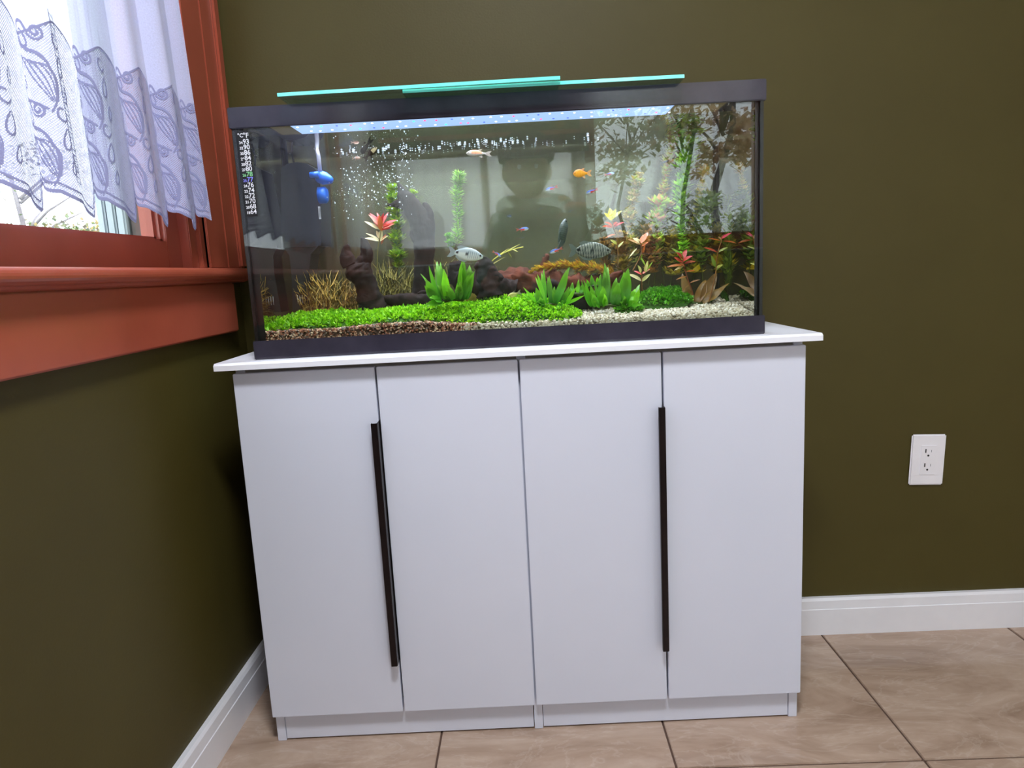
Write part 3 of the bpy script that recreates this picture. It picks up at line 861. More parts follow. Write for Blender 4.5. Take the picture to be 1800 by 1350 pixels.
def mixc(a, b, t): return tuple(a[i] * (1 - t) + b[i] * t for i in range(3)) + (1,)
def carpet(label, top, low, dlow, dtop, n, cols, size, convex=0.5, name='carpet_plant'):
    """ground cover: a mossy mound and thousands of little round leaves"""
    a, b = top[0][0], top[-1][0]
    def S(px, s):
        p0 = at(px, interp(low, px), dlow); p1 = at(px, interp(top, px), dtop)
        z = p0.z + (p1.z - p0.z) * (s ** convex)
        p = p0.lerp(p1, s); p.z = z
        p.z += 0.003 * noise.noise(Vector((p.x * 60, p.y * 60, 3)))
        return p
    mb = MB(); nx, ny = 60, 10
    for j in range(ny + 1):
        for i in range(nx + 1):
            p = S(a + (b - a) * i / nx, j / ny); mb.v.append((p.x, p.y, p.z - 0.003)); mb.c.append((1, 1, 1, 1))
    for j in range(ny):
        for i in range(nx):
            q = j * (nx + 1) + i; mb.f.append((q, q + 1, q + nx + 2, q + nx + 1))
    o = mb.build(name, M_bedg, None, True)
    tag(o, label, 'plant', 'carpet plants', 'stuff')
    mb = MB()
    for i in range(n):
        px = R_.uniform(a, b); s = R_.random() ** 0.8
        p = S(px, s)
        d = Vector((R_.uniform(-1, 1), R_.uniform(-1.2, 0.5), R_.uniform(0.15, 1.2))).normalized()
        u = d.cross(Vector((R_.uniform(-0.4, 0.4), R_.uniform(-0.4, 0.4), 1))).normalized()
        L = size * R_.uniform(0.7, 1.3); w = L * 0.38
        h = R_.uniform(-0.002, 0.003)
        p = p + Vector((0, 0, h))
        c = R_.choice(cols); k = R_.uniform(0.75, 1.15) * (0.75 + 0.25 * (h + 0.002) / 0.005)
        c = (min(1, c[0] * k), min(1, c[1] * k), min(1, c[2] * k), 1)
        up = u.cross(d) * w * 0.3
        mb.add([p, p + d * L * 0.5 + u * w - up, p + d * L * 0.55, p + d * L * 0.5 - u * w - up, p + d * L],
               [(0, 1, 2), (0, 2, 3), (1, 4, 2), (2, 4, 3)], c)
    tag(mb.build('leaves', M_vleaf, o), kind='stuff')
    return o
GC = [lin(c) for c in ((140, 206, 22), (158, 220, 32), (120, 190, 16), (176, 230, 50), (104, 172, 14))]
GD = [lin(c) for c in ((78, 158, 24), (92, 172, 28), (66, 140, 20), (110, 180, 40))]
carpet('bright green carpet plant covering the left and middle tank floor',
       [(462, 574), (490, 562), (520, 553), (560, 549), (600, 547), (645, 548), (690, 544), (730, 540), (760, 536), (800, 532), (835, 532), (870, 522), (930, 519), (970, 530), (1000, 541), (1020, 552)],
       [(462, 585), (530, 580), (600, 579), (650, 577), (690, 566), (740, 566), (775, 576), (830, 580), (870, 577), (910, 574), (960, 571), (1005, 562), (1020, 556)], 0.02, 0.12, 10000, GC, 0.0072)
carpet('darker green carpet plant patch on white pebbles right of the broad-leaved plants', [(1118, 524), (1140, 512), (1165, 506), (1190, 508), (1208, 514), (1216, 526)], [(1118, 536), (1140, 541), (1170, 541), (1200, 537), (1216, 530)], 0.12, 0.19, 1900, GD, 0.0075)
carpet('small mossy green tuft at the foot of the third broad-leaved plant', [(1080, 538), (1100, 532), (1118, 534), (1130, 540)], [(1080, 545), (1100, 549), (1118, 549), (1130, 544)], 0.07, 0.11, 420, GD, 0.0065)
carpet('little green carpet tuft in the right back corner of the pebbles', [(1304, 522), (1315, 512), (1330, 508)], [(1304, 528), (1315, 531), (1330, 531)], 0.19, 0.24, 260, GD, 0.0075)
carpet('small green carpet tuft between the leggy red stems', [(1222, 525), (1236, 514), (1252, 520)], [(1222, 531), (1236, 534), (1252, 532)], 0.17, 0.21, 240, GD, 0.007)

# ---- driftwood
def pxpath(pts, dy): return [at(p[0], p[1], dy + (p[3] if len(p) > 3 else 0)) for p in pts]
def smooth_path(pts, k=5):
    """Catmull-Rom through (px, py, radius_px[, ddy])"""
    pts = [tuple(p) + (0,) * (4 - len(p)) for p in pts]
    out = []
    n = len(pts)
    for i in range(n - 1):
        p0, p1, p2, p3 = pts[max(i - 1, 0)], pts[i], pts[i + 1], pts[min(i + 2, n - 1)]
        for s in range(k):
            t = s / k
            out.append(tuple(0.5 * (2 * p1[j] + (p2[j] - p0[j]) * t + (2 * p0[j] - 5 * p1[j] + 4 * p2[j] - p3[j]) * t * t + (3 * p1[j] - p0[j] - 3 * p2[j] + p3[j]) * t ** 3) for j in range(4)))
    out.append(pts[-1])
    return out
def wood(label, limbs, dy, m=None, rough=0.3, flat=0.7, name='driftwood', rscale=40.0):
    base = at(limbs[0][0][0], limbs[0][0][1], dy)
    t = thing(name, label, 'driftwood', tuple(base), 'driftwood pieces')
    for i, limb in enumerate(limbs):
        mb = MB()
        sp = smooth_path(limb, 12)
        mb.tube([at(p[0], p[1], dy + p[3]) for p in sp], [max(0.0012, rad(p[2], dy)) for p in sp], 26, None, rough, i * 7.3 + limb[0][0], True, flat, rscale)
        mb.build('trunk' if i == 0 else 'branch', (m or M_wood) if not isinstance(m, list) else m[i], t, True)
    return t
wood('dark bogwood stump with a forked top at the left of the tank',
     [[(662, 552, 22), (652, 530, 20), (643, 505, 19), (636, 486, 20), (629, 474, 23), (625, 466, 17), (624, 462, 10)],
     [(616, 466, 14), (609, 452, 11), (608, 441, 8), (611, 433, 5), (613, 430, 2)],
     [(634, 470, 15), (643, 455, 11), (645, 441, 9), (641, 428, 7), (637, 420, 4), (635, 417, 2)],
      [(650, 520, 18), (642, 545, 12), (640, 552, 8)]], 0.13)
wood('tall dark bogwood trunk dividing into two prongs behind the left broad-leaved plant',
     [[(742, 528, 20), (744, 505, 18), (745, 475, 17), (746, 440, 18), (745, 415, 19), (741, 398, 20), (733, 380, 18), (722, 360, 16), (711, 345, 13), (705, 333, 7), (700, 322, 2)],
      [(748, 430, 14), (752, 400, 13), (752, 380, 11), (749, 366, 8), (746, 356, 3)],
      [(716, 360, 9), (700, 358, 8), (690, 360, 4), (680, 362, 1)],
      [(735, 424, 8), (727, 415, 7), (725, 405, 4)]], 0.17, rough=0.14)
wood('low dark slab of bogwood lying beside the tall trunk', [[(676, 524, 6), (690, 528, 11), (715, 531, 15), (745, 533, 16), (770, 534, 15), (790, 538, 8)], [(735, 518, 4), (745, 515, 5), (755, 517, 2)]], 0.13, rough=0.25)
wood('big dark bogwood log with a blunt knob in the tank\'s middle',
     [[(792, 480, 12, 0.02), (805, 490, 19, 0.02), (822, 500, 26, 0.01), (845, 512, 28), (870, 515, 26), (890, 515, 26), (905, 518, 24)],
      [(862, 520, 26, -0.01), (858, 495, 23, -0.01), (854, 475, 18, -0.01), (851, 460, 13, -0.01), (850, 452, 6, -0.01)],
      [(802, 492, 15, 0.02), (800, 470, 13, 0.02), (798, 460, 8, 0.02)]], 0.13)
wood('long rusty brown bogwood log with grooved bark reaching to the right',
     [[(868, 500, 17), (895, 494, 19), (925, 495, 21), (960, 500, 23), (1000, 506, 25), (1035, 508, 25), (1065, 512, 22), (1085, 520, 14)],
      [(930, 525, 22, 0.02), (960, 525, 24, 0.02), (1000, 528, 24, 0.01), (1040, 530, 20, 0.01)],
      [(985, 510, 12, -0.02), (968, 500, 9, -0.03), (958, 520, 8, -0.03), (955, 530, 6, -0.03)],
      [(948, 490, 8, 0.02), (956, 470, 7, 0.03), (960, 452, 5, 0.03), (957, 449, 2, 0.03)],
      [(1050, 500, 9, -0.02), (1075, 488, 8, -0.02), (1090, 480, 5, -0.02), (1094, 476, 2, -0.02)]], 0.16, [M_woodred, M_wood, M_wood, M_woodred, M_woodred], 0.42, 0.8)
mb = MB(); c = at(832, 522, 0.125)
mb.ball(c, rad(17, 0.125), 3, None, (1.0, 0.8, 1.05), 0.03)
M_yrock = mat('ochre_stone', (150, 124, 46), 0.7, (126, 102, 34), 40.0, 0.3, 80.0)
tag(mb.build('stone', M_yrock, None, True), 'smooth ochre stone tucked under the blunt knob of bogwood', 'stone')

# ---- broad-leaved plants
def toward_cam(p): return (CAM - p).normalized()
def broad(label, base, leaves, dy, cols, tipc, name='broad_leaved_plant', group='broad leaved plants'):
    b = at(base[0], base[1], dy)
    t = thing(name, label, 'plant', tuple(b), group)
    mb = MB(); mb.tube([b + Vector((-0.018, 0.0, 0.001)), b + Vector((0, 0, 0.004)), b + Vector((0.02, 0.0, 0.001))], 0.0028, 6, lin((70, 86, 24)), 0.3)
    mb.build('rhizome', M_vleaf, t, True)
    more = [(l[0] + R_.uniform(-9, 9), l[1] + R_.uniform(2, 14), l[2] * 0.8, (l[3] if len(l) > 3 else 0) + R_.uniform(-0.01, 0.02), l[4] if len(l) > 4 else 0, (l[5] if len(l) > 5 else 0) + R_.uniform(-4, 4)) for l in leaves] if name == 'broad_leaved_plant' else []
    for i, l in enumerate(list(leaves) + more):
        tx, ty, w = l[0], l[1], l[2]; dd = l[3] if len(l) > 3 else 0.0
        col = cols[l[4] if len(l) > 4 else i % len(cols)]
        s = b + Vector(((l[5] if len(l) > 5 else 0) * 0.001, 0, 0.002))
        e = at(tx, ty, dy + dd)
        d = e - s; nrm = toward_cam(e) + Vector((R_.uniform(-0.5, 0.5), 0, R_.uniform(0.1, 0.7)))
        sx = (l[5] if len(l) > 5 else R_.uniform(-10, 10)) * 0.0011
        mb = MB(); mb.leaf(s + Vector((sx, 0, 0)), e - (s + Vector((sx, 0, 0))), nrm, (e - s).length * 1.06, rad(w * 0.58, dy), 0.3 + R_.uniform(-0.15, 0.2), col, mixc(col, tipc, 0.5), 9, 0, 0.12)
        mb.build('leaf', M_vleaf, t, True)
    return t
BG = [lin(c) for c in ((34, 118, 14), (48, 138, 18), (24, 98, 12), (116, 206, 22), (66, 160, 24))]
LG = lin((150, 214, 50))
broad('broad-leaved green plant at the foot of the two-pronged bogwood', (797, 530),
      [(768, 458, 22, 0.01, 2, -12), (771, 462, 18, 0, 1, -8), (755, 474, 13, -0.01, 4, -14), (782, 477, 24, -0.02, 3, -6), (753, 500, 30, -0.02, 0, -16), (762, 522, 24, -0.03, 1, -12), (777, 500, 22, -0.01, 2, -6),
       (818, 458, 30, -0.01, 0, 6), (826, 470, 24, 0.0, 2, 10), (807, 464, 16, -0.02, 3, 6), (808, 500, 26, -0.02, 2, 5), (824, 482, 26, -0.02, 0, 9), (790, 505, 20, -0.03, 2, 0)], 0.075, BG, LG)
broad('broad-leaved green plant with one long leaning leaf, middle one of three', (966, 538),
      [(997, 474, 26, -0.01, 1, 6), (952, 474, 14, 0, 4, -3), (964, 486, 16, 0, 0, 2), (947, 484, 13, 0.0, 3, -4), (944, 510, 22, -0.01, 0, -8), (926, 512, 9, -0.01, 3, -10), (950, 525, 22, -0.02, 0, -8), (998, 512, 17, -0.01, 0, 12), (1006, 514, 12, -0.02, 3, 16), (988, 530, 16, -0.03, 4, 12), (974, 505, 16, 0, 0, 4)], 0.075, BG, LG)
broad('broad-leaved green plant with one pale upright oval leaf at right, rightmost of three', (1070, 540),
      [(1065, 464, 22, 0.01, 2, -3), (1064, 478, 22, 0, 0, -4), (1103, 478, 34, -0.01, 1, 14), (1098, 482, 24, 0.01, 4, 10), (1082, 490, 24, 0.0, 0, 4), (1086, 500, 30, -0.01, 0, 6), (1040, 508, 20, -0.01, 0, -14), (1030, 500, 14, -0.01, 4, -16), (1044, 522, 22, -0.02, 4, -12), (1060, 505, 26, -0.02, 0, -6), (1098, 524, 20, -0.02, 0, 14), (1112, 520, 20, 0.0, 3, 20), (1120, 508, 18, 0.02, 0, 22), (1064, 520, 18, -0.03, 3, -4), (1052, 486, 12, 0.0, 4, -8), (1110, 532, 16, -0.02, 4, 18)], 0.085, BG, LG)
broad('small light green plant growing out of the rusty log', (1010, 520), [(1006, 496, 13, 0, 4, -3), (1016, 492, 11, 0, 3, 3), (1002, 508, 10, -0.01, 0, -5), (1022, 503, 12, 0, 4, 6)], 0.09, BG, LG, 'plantlet', 'small plantlets on the log')
broad('small light green plant perched high between log and rightmost broad-leaved plant', (1046, 506), [(1040, 484, 12, 0, 4, -3), (1050, 488, 13, 0, 3, 3), (1033, 494, 11, -0.01, 4, -6), (1056, 484, 10, 0, 0, 5)], 0.1, BG, LG, 'plantlet', 'small plantlets on the log')
BRN = [lin(c) for c in ((128, 92, 32), (112, 78, 30), (140, 108, 40))]
broad('withered brown plant with wide leaves lying on the pebbles at right', (1222, 536), [(1198, 482, 26, 0.02, 0, -4), (1206, 506, 26, 0.0, 1, -3), (1268, 506, 28, 0.0, 2, 6), (1258, 482, 34, 0.02, 1, 6), (1240, 490, 30, 0.02, 0, 2), (1276, 500, 14, 0.01, 2, 8)], 0.15, BRN, lin((150, 116, 50)), 'withered_plant', None)

# ---- stem plants with single leaves
def stemplant(label, path, leaves, dy, stemcol, name='stem_plant', group='leggy stem plants', stem_r=0.0011):
    """path: pixels up the stem; leaves: (px, py at stem, tip px, tip py, width px, colour)"""
    b = at(path[0][0], path[0][1], dy)
    t = thing(name, label, 'plant', tuple(b), group)
    sp = smooth_path([(p[0], p[1], 1) for p in path], 5)
    MB().tube([at(p[0], p[1], dy) for p in sp], stem_r, 6, lin(stemcol)).build('stem', M_vleaf, t, True)
    for (x0, y0, x1, y1, w, c) in leaves:
        s, e = at(x0, y0, dy), at(x1, y1, dy + R_.uniform(-0.015, 0.01))
        col = lin(c)
        nrm = toward_cam(e) * 0.8 + Vector((R_.uniform(-0.3, 0.3), 0, 0.8))
        MB().leaf(s, e - s, nrm, (e - s).length * 1.08, rad(w * 0.75, dy), R_.uniform(0.1, 0.5), mixc(col, lin((60, 80, 20)), 0.15), col, 5).build('leaf', M_vleaf, t, True)
    return t
RD, PK, CR_, GR, OR = (226, 52, 48), (240, 150, 130), (226, 214, 160), (150, 180, 50), (206, 110, 40)
stemplant('red-topped stem plant rising behind the forked stump', [(664, 520), (663, 480), (664, 440), (668, 415), (670, 390)],
          [(669, 398, 652, 372, 11, RD), (668, 398, 650, 376, 8, PK), (670, 396, 664, 372, 9, RD), (671, 396, 680, 372, 8, RD), (672, 399, 695, 384, 12, RD), (671, 402, 691, 392, 11, (214, 70, 40)), (670, 404, 686, 400, 9, RD), (668, 404, 642, 388, 9, CR_), (668, 402, 655, 384, 6, PK), (670, 406, 667, 380, 12, OR), (670, 395, 672, 376, 8, (200, 40, 44)),
           (667, 424, 642, 416, 9, CR_), (667, 422, 644, 408, 6, CR_), (668, 424, 680, 414, 10, CR_), (668, 420, 662, 406, 9, (222, 190, 140)), (668, 422, 671, 402, 9, CR_), (670, 430, 676, 412, 7, (214, 120, 90))], 0.17, (120, 110, 50))
stemplant('stem plant with two pale lower leaves and a red V-shaped crown', [(1129, 512), (1128, 496), (1128, 484), (1129, 478)],
          [(1128, 494, 1106, 479, 10, CR_), (1128, 495, 1142, 481, 9, (206, 204, 120)), (1128, 483, 1115, 474, 5, RD), (1128, 482, 1142, 472, 6, (216, 76, 50)), (1126, 480, 1124, 467, 8, (206, 204, 120)), (1134, 480, 1138, 459, 8, (214, 210, 120)), (1136, 478, 1146, 460, 4, GR)], 0.1, (128, 80, 40))
stemplant('tangled bronze stem plant with a pale drooping top above the red V-crown plant', [(1112, 476), (1122, 458), (1128, 442), (1126, 430), (1124, 424)],
          [(1126, 428, 1114, 417, 11, CR_), (1126, 430, 1106, 420, 7, (216, 170, 120)), (1126, 428, 1138, 408, 14, (224, 122, 70)), (1127, 434, 1139, 424, 6, OR), (1120, 436, 1106, 450, 4, CR_), (1130, 446, 1133, 430, 5, OR), (1126, 452, 1136, 468, 4, GR), (1128, 446, 1126, 456, 6, GR)], 0.14, (150, 104, 56))
stemplant('tall leggy stem plant with a crimson tip, rightmost in the tank', [(1246, 532), (1252, 508), (1258, 480), (1260, 456), (1263, 440), (1268, 424), (1270, 414)],
          [(1261, 444, 1240, 433, 7, (206, 80, 50)), (1262, 444, 1278, 433, 6, (180, 190, 90)), (1258, 470, 1251, 450, 8, (130, 160, 40)), (1260, 472, 1270, 464, 8, (196, 196, 90)), (1268, 420, 1284, 409, 8, (216, 36, 70)), (1268, 422, 1264, 416, 6, (226, 180, 130)), (1268, 424, 1247, 417, 4, OR), (1268, 420, 1276, 412, 8, (190, 30, 60)), (1270, 424, 1296, 424, 6, OR), (1258, 476, 1266, 468, 4, GR)], 0.13, (150, 100, 44))
stemplant('bushy red-leaved stem plant leaning left of the crimson-tipped one', [(1222, 532), (1216, 510), (1208, 488), (1203, 470), (1200, 456), (1198, 448)],
          [(1200, 462, 1186, 452, 9, (198, 70, 44)), (1200, 460, 1214, 448, 10, (206, 60, 50)), (1200, 456, 1192, 443, 10, (190, 40, 40)), (1200, 456, 1206, 438, 11, (200, 44, 40)), (1202, 464, 1222, 456, 8, (190, 90, 60)), (1202, 466, 1174, 466, 8, (176, 96, 40)), (1202, 468, 1186, 474, 7, (206, 180, 90)), (1204, 470, 1198, 462, 8, (222, 130, 80)), (1202, 454, 1184, 434, 8, (110, 150, 40)), (1206, 478, 1222, 474, 5, OR), (1208, 486, 1190, 488, 5, (170, 110, 50)), (1212, 500, 1196, 512, 5, BRN and (150, 104, 40)), (1212, 498, 1228, 490, 5, (160, 104, 50))], 0.15, (150, 80, 50))
stemplant('reddish stem plant with a yellow tuft beside the dark mesh gourami', [(1086, 470), (1086, 440), (1083, 415), (1078, 398), (1076, 386)],
          [(1077, 400, 1061, 396, 9, (206, 80, 40)), (1077, 398, 1066, 389, 8, (214, 90, 44)), (1078, 400, 1094, 388, 7, (196, 50, 50)), (1078, 396, 1084, 390, 8, (206, 70, 40)), (1076, 388, 1064, 374, 12, (222, 206, 60)), (1076, 386, 1072, 366, 13, (230, 216, 70)), (1076, 386, 1082, 368, 11, (216, 210, 80)), (1078, 384, 1092, 368, 8, (170, 170, 60)), (1082, 412, 1066, 414, 6, (190, 100, 40)), (1084, 430, 1074, 420, 8, (170, 180, 60)), (1085, 436, 1096, 424, 5, (190, 190, 110))], 0.17, (130, 100, 50))
stemplant('long bare yellow-green runners reaching right over the blunt bogwood knob', [(850, 486), (862, 462), (880, 448), (900, 439), (920, 434)],
          [(868, 456, 892, 436, 3, (190, 180, 60)), (884, 446, 912, 428, 3, (170, 170, 60)), (892, 442, 900, 452, 3, (150, 150, 60)), (900, 438, 910, 442, 3, (170, 170, 60)), (858, 470, 886, 450, 3, (150, 140, 60))], 0.16, (190, 184, 70))

# ---- feathery plants
def feather(label, path, dy, r0, r1, cols, n=30, per=10, up=0.5, name='feathery_plant', group='feathery plants', fine=0.16, stemcol=(96, 110, 40), s0=0.15):
    """whorls of fine needles up a stem; r0..r1 whorl radius in pixels from bottom to top"""
    b = at(path[0][0], path[0][1], dy)
    t = thing(name, label, 'plant', tuple(b), group)
    sp = smooth_path([(p[0], p[1], 1) + tuple(p[3:4] if len(p) > 3 else ()) for p in path], 8)
    P3 = [at(p[0], p[1], dy + p[3]) for p in sp]
    MB().tube(P3, 0.0009, 5, lin(stemcol)).build('stem', M_vleaf, t, True)
    mb = MB(); m = len(P3) - 1
    cl = [lin(c) for c in cols]
    n = int(n * 1.2); wob = R_.uniform(0, 6)
    for i in range(n):
        s = s0 + (1 - s0) * i / (n - 1)
        f = s * m; k = min(int(f), m - 1); p = P3[k].lerp(P3[k + 1], f - k); ax = (P3[k + 1] - P3[k]).normalized()
        a = ax.cross(Vector((0.2, 0.9, 0.3))).normalized(); bb = ax.cross(a)
        r = rad(r0 + (r1 - r0) * s, dy) * R_.uniform(0.65, 1.2) * (1 + 0.22 * math.sin(i * 0.55 + wob)) * (1 if s < 0.88 else 1 - 3.5 * (s - 0.88))
        ph = R_.uniform(0, 6.28)
        for q in range(per):
            th = ph + 2 * PI * q / per + R_.uniform(-0.2, 0.2)
            rad_ = a * math.cos(th) + bb * math.sin(th)
            d = (rad_ + ax * (up + R_.uniform(-0.25, 0.3))).normalized()
            w = d.cross(ax).normalized() * r * fine
            tip = p + d * r; mid = p + d * r * 0.55 - ax * r * 0.06
            c = R_.choice(cl); kk = R_.uniform(0.75, 1.15); c = (c[0] * kk, c[1] * kk, c[2] * kk, 1)
            mb.add([p, mid + w, tip, mid - w], [(0, 1, 2, 3)], c)
    tag(mb.build('foliage', M_vleaf, t), kind='stuff')
    return t
feather('pale green feathery stem standing alone left of the tank centre', [(803, 450), (803, 420), (805, 380), (803, 340), (806, 318), (808, 304)], 0.2, 12, 14, [(150, 196, 70), (176, 210, 110), (120, 180, 60)], 46, 9, 0.35, fine=0.15)
feather('bright lime feathery stem behind the two-pronged bogwood', [(702, 500), (700, 460), (697, 420), (696, 380), (692, 350), (692, 326)], 0.23, 14, 16, [(134, 176, 20), (166, 206, 24), (190, 224, 30), (104, 150, 20)], 60, 14, 0.5, fine=0.2)
feather('short lime feathery tip peeping out right of the bogwood prong', [(716, 372), (722, 352), (727, 338)], 0.22, 10, 11, [(176, 206, 40), (150, 190, 40)], 16, 12, 0.6, fine=0.2)
feather('small bright green feathery tip left of the lone pale stem', [(796, 440), (792, 425), (788, 412)], 0.21, 9, 10, [(120, 196, 50), (150, 210, 60)], 14, 12, 0.6, fine=0.2)
for i, (path, r0, r1, cols, n, lab) in enumerate([
    ([(1196, 520), (1200, 440), (1196, 360), (1204, 290), (1212, 246), (1216, 224)], 12, 20, [(146, 207, 48), (183, 239, 61), (117, 170, 43)], 60, 'tall green feathery stem reaching the surface at the right'),
    ([(1168, 500), (1160, 430), (1164, 360), (1172, 300), (1182, 256), (1190, 226)], 9, 12, [(195, 207, 85), (231, 231, 109), (207, 158, 73)], 46, 'thin yellowish feathery stem slanting up to the surface'),
    ([(1130, 500), (1112, 430), (1108, 370), (1118, 330), (1124, 306)], 12, 10, [(183, 170, 97), (219, 195, 109), (170, 183, 85)], 44, 'brownish feathery stem bending over left at the thicket edge'),
    ([(1150, 500), (1154, 440), (1152, 396), (1160, 368), (1164, 352)], 14, 20, [(207, 239, 85), (244, 183, 134), (183, 214, 73)], 34, 'feathery stem with a wide green and pink head in the thicket'),
    ([(1236, 500), (1232, 440), (1236, 390), (1244, 360), (1250, 344)], 15, 17, [(146, 183, 61), (183, 207, 85), (117, 146, 48)], 38, 'olive feathery stem in the middle of the right thicket'),
    ([(1280, 510), (1284, 460), (1282, 410), (1288, 372), (1286, 350)], 17, 19, [(134, 158, 48), (170, 195, 73), (109, 134, 39)], 38, 'olive feathery stem one place from the right end of the tank'),
    ([(1318, 510), (1320, 460), (1316, 420), (1320, 384), (1312, 350)], 17, 16, [(146, 178, 48), (183, 214, 73), (117, 146, 43)], 38, 'olive green feathery stem closest to the right end of the tank'),
    ([(1258, 500), (1264, 450), (1262, 420), (1268, 396)], 18, 16, [(183, 170, 48), (231, 207, 61), (146, 141, 43)], 30, 'yellow feathery stem behind the crimson-tipped plant'),
    ([(1218, 500), (1222, 450), (1220, 420), (1226, 392)], 18, 16, [(219, 219, 61), (251, 231, 73), (170, 158, 48)], 30, 'yellow-green feathery stem behind the bushy red plant'),
    ([(1140, 500), (1146, 450), (1140, 420), (1142, 398)], 18, 14, [(183, 134, 61), (219, 158, 73), (134, 109, 48)], 30, 'rust-brown feathery stem behind the bronze tangle'),
    ([(1178, 505), (1184, 455), (1182, 426), (1186, 404)], 18, 15, [(158, 146, 48), (207, 183, 61), (122, 117, 43)], 30, 'ochre feathery stem in the dark middle of the thicket'),
    ([(1100, 500), (1094, 460), (1090, 430), (1092, 408)], 16, 12, [(170, 146, 53), (146, 134, 48), (195, 158, 73)], 30, 'dull brown feathery stem behind the dark mesh gourami\'s nose'),
    ([(1300, 515), (1304, 480), (1298, 446), (1304, 420)], 20, 18, [(97, 117, 31), (122, 146, 43), (85, 102, 29)], 30, 'dark green feathery stem low in the right back corner'),
    ([(1180, 440), (1210, 400), (1230, 340), (1236, 310), (1240, 290)], 6, 9, [(239, 239, 122), (255, 231, 134)], 26, 'sparse pale stem leaning right through the upper thicket'),
]):
    feather(lab, path, 0.19 + 0.05 * ((i * 5) % 6) / 6.0, r0 * 1.15, r1 * 1.15, cols, n, 12, 0.45, fine=0.25)
feather('yellow and brown feathery plant lying flat over the rusty log', [(1080, 486), (1055, 474), (1030, 470), (1000, 466), (970, 468), (948, 472), (932, 478)], 0.15, 17, 9, [(170, 120, 30), (196, 150, 40), (206, 190, 50), (150, 100, 30)], 60, 14, 0.9, fine=0.13, s0=0.0)
feather('rusty feathery clump between the log and the thicket', [(1070, 500), (1066, 470), (1064, 440), (1060, 420)], 0.22, 18, 10, [(140, 96, 30), (160, 116, 40), (120, 90, 30)], 34, 14, 0.6, fine=0.13)

# ---- tangles of dry roots
def tangle(label, xa, xb, top, bot, dy, n, cols):
    mb = MB(); cl = [lin(c) for c in cols]
    for i in range(n):
        x = R_.uniform(xa, xb); y0 = bot + R_.uniform(-6, 4)
        h = (bot - interp(top, x)) * R_.uniform(0.35, 1.0)
        lean = R_.uniform(-0.9, 0.9) * h * 0.6
        pts = []
        for k in range(6):
            t = k / 5
            pts.append(at(min(max(x + lean * t + R_.uniform(-4, 4), xa - 15), xb + 15), y0 - h * t * (1 - 0.15 * t) + R_.uniform(-3, 3), dy + R_.uniform(-0.025, 0.035)))
        mb.tube(pts, [0.00075] * 5 + [0.0004], 4, R_.choice(cl), cap=False)
    o = mb.build('root_tangle', M_root, None)
    return tag(o, label, 'roots', 'root tangles', 'stuff')
tangle('yellow tangle of dry roots between the filter and the forked stump', 530, 632, [(530, 520), (545, 480), (580, 455), (600, 470), (640, 500)], 552, 0.17, 230, [(160, 128, 44), (186, 150, 60), (130, 104, 40), (150, 130, 60)])
tangle('olive tangle of dry roots between the forked stump and the two-pronged trunk', 655, 738, [(655, 470), (680, 440), (720, 450), (740, 480)], 540, 0.22, 200, [(140, 128, 44), (150, 136, 60), (110, 104, 40)])
tangle('brownish tangle of roots left of the lone pale stem', 762, 790, [(762, 430), (780, 440), (792, 460)], 520, 0.23, 30, [(150, 136, 50), (120, 110, 44)])

# ------------------------------------------------------------------ filter
t = thing('internal_filter', 'black internal filter with rounded top in the left back corner of the tank', 'filter', tuple(at(525, 540, 0.2)))
def outline_px(pts, dy): return [(at(p[0], p[1], dy).x, at(p[0], p[1], dy).z) for p in pts]
yf = at(525, 400, 0.175).y; yb = yf + 0.075
MB().prism(outline_px([(494, 296), (504, 288), (522, 285), (540, 288), (553, 296), (562, 308), (564, 340), (565, 432), (494, 436)], 0.175), yf, yb).build('body', M_filter, t)
MB().prism(outline_px([(497, 436), (558, 432), (545, 446), (541, 480), (538, 545), (512, 548), (510, 480), (506, 448)], 0.175), yf + 0.008, yb - 0.008).build('intake', M_filter, t)
for k in range(4):
    a = at(520 + k * 4.2, 519, 0.175); b = at(521 + k * 4.2, 534, 0.175)
    MB().box((a.x, yf + 0.0066, b.z), (a.x + 0.0014, yf + 0.0082, a.z)).build('slot', M_label, t)
c = at(561, 312, 0.165)
mb = MB(); mb.tube([c + Vector((-0.006, 0, 0.003)), c + Vector((0.0, 0, 0.002)), c + Vector((0.012, -0.002, -0.003)), c + Vector((0.024, -0.004, -0.007)), c + Vector((0.028, -0.004, -0.009))], [0.009, 0.013, 0.013, 0.008, 0.005], 14)
mb.build('nozzle', M_blue, t, True)
MB().tube([c + Vector((-0.014, -0.012, 0.004)), c + Vector((0.004, -0.015, 0.003))], [0.006, 0.007], 12).build('nozzle_clip', M_blue, t, True)
c2 = at(566, 343, 0.17)
MB().tube([c2 + Vector((-0.006, 0, 0)), c2 + Vector((0.008, 0, 0)), c2 + Vector((0.011, 0, 0))], [0.017, 0.017, 0.013], 16).build('dial', M_blue, t, True)
a = at(555, 246, 0.16); b = at(563, 303, 0.16)
MB().tube([a + Vector((-0.002, 0, 0.012)), a, a.lerp(b, 0.5) + Vector((0.001, 0, 0)), b + Vector((0, 0, -0.006))], [0.0042] * 4, 10).build('air_tube', M_tube, t, True)
cu = at(562, 300, 0.16)
a = at(559, 363, 0.168); b = at(565, 385, 0.168)
tg = MB().box((a.x, a.y - 0.001, b.z), (b.x, a.y, a.z), 0.0002).build('sticker', M_label, t)
for k in range(3): MB().box((a.x + 0.0012 + k * 0.0017, a.y - 0.0013, b.z + 0.003), (a.x + 0.0018 + k * 0.0017, a.y - 0.0009, a.z - 0.004)).build('printed_bar', M_hole, tg)
MB().tube([at(520, 300, 0.2), at(512, 262, 0.2), at(508, 246, 0.2)], 0.0025, 6).build('cord', M_filter, t, True)

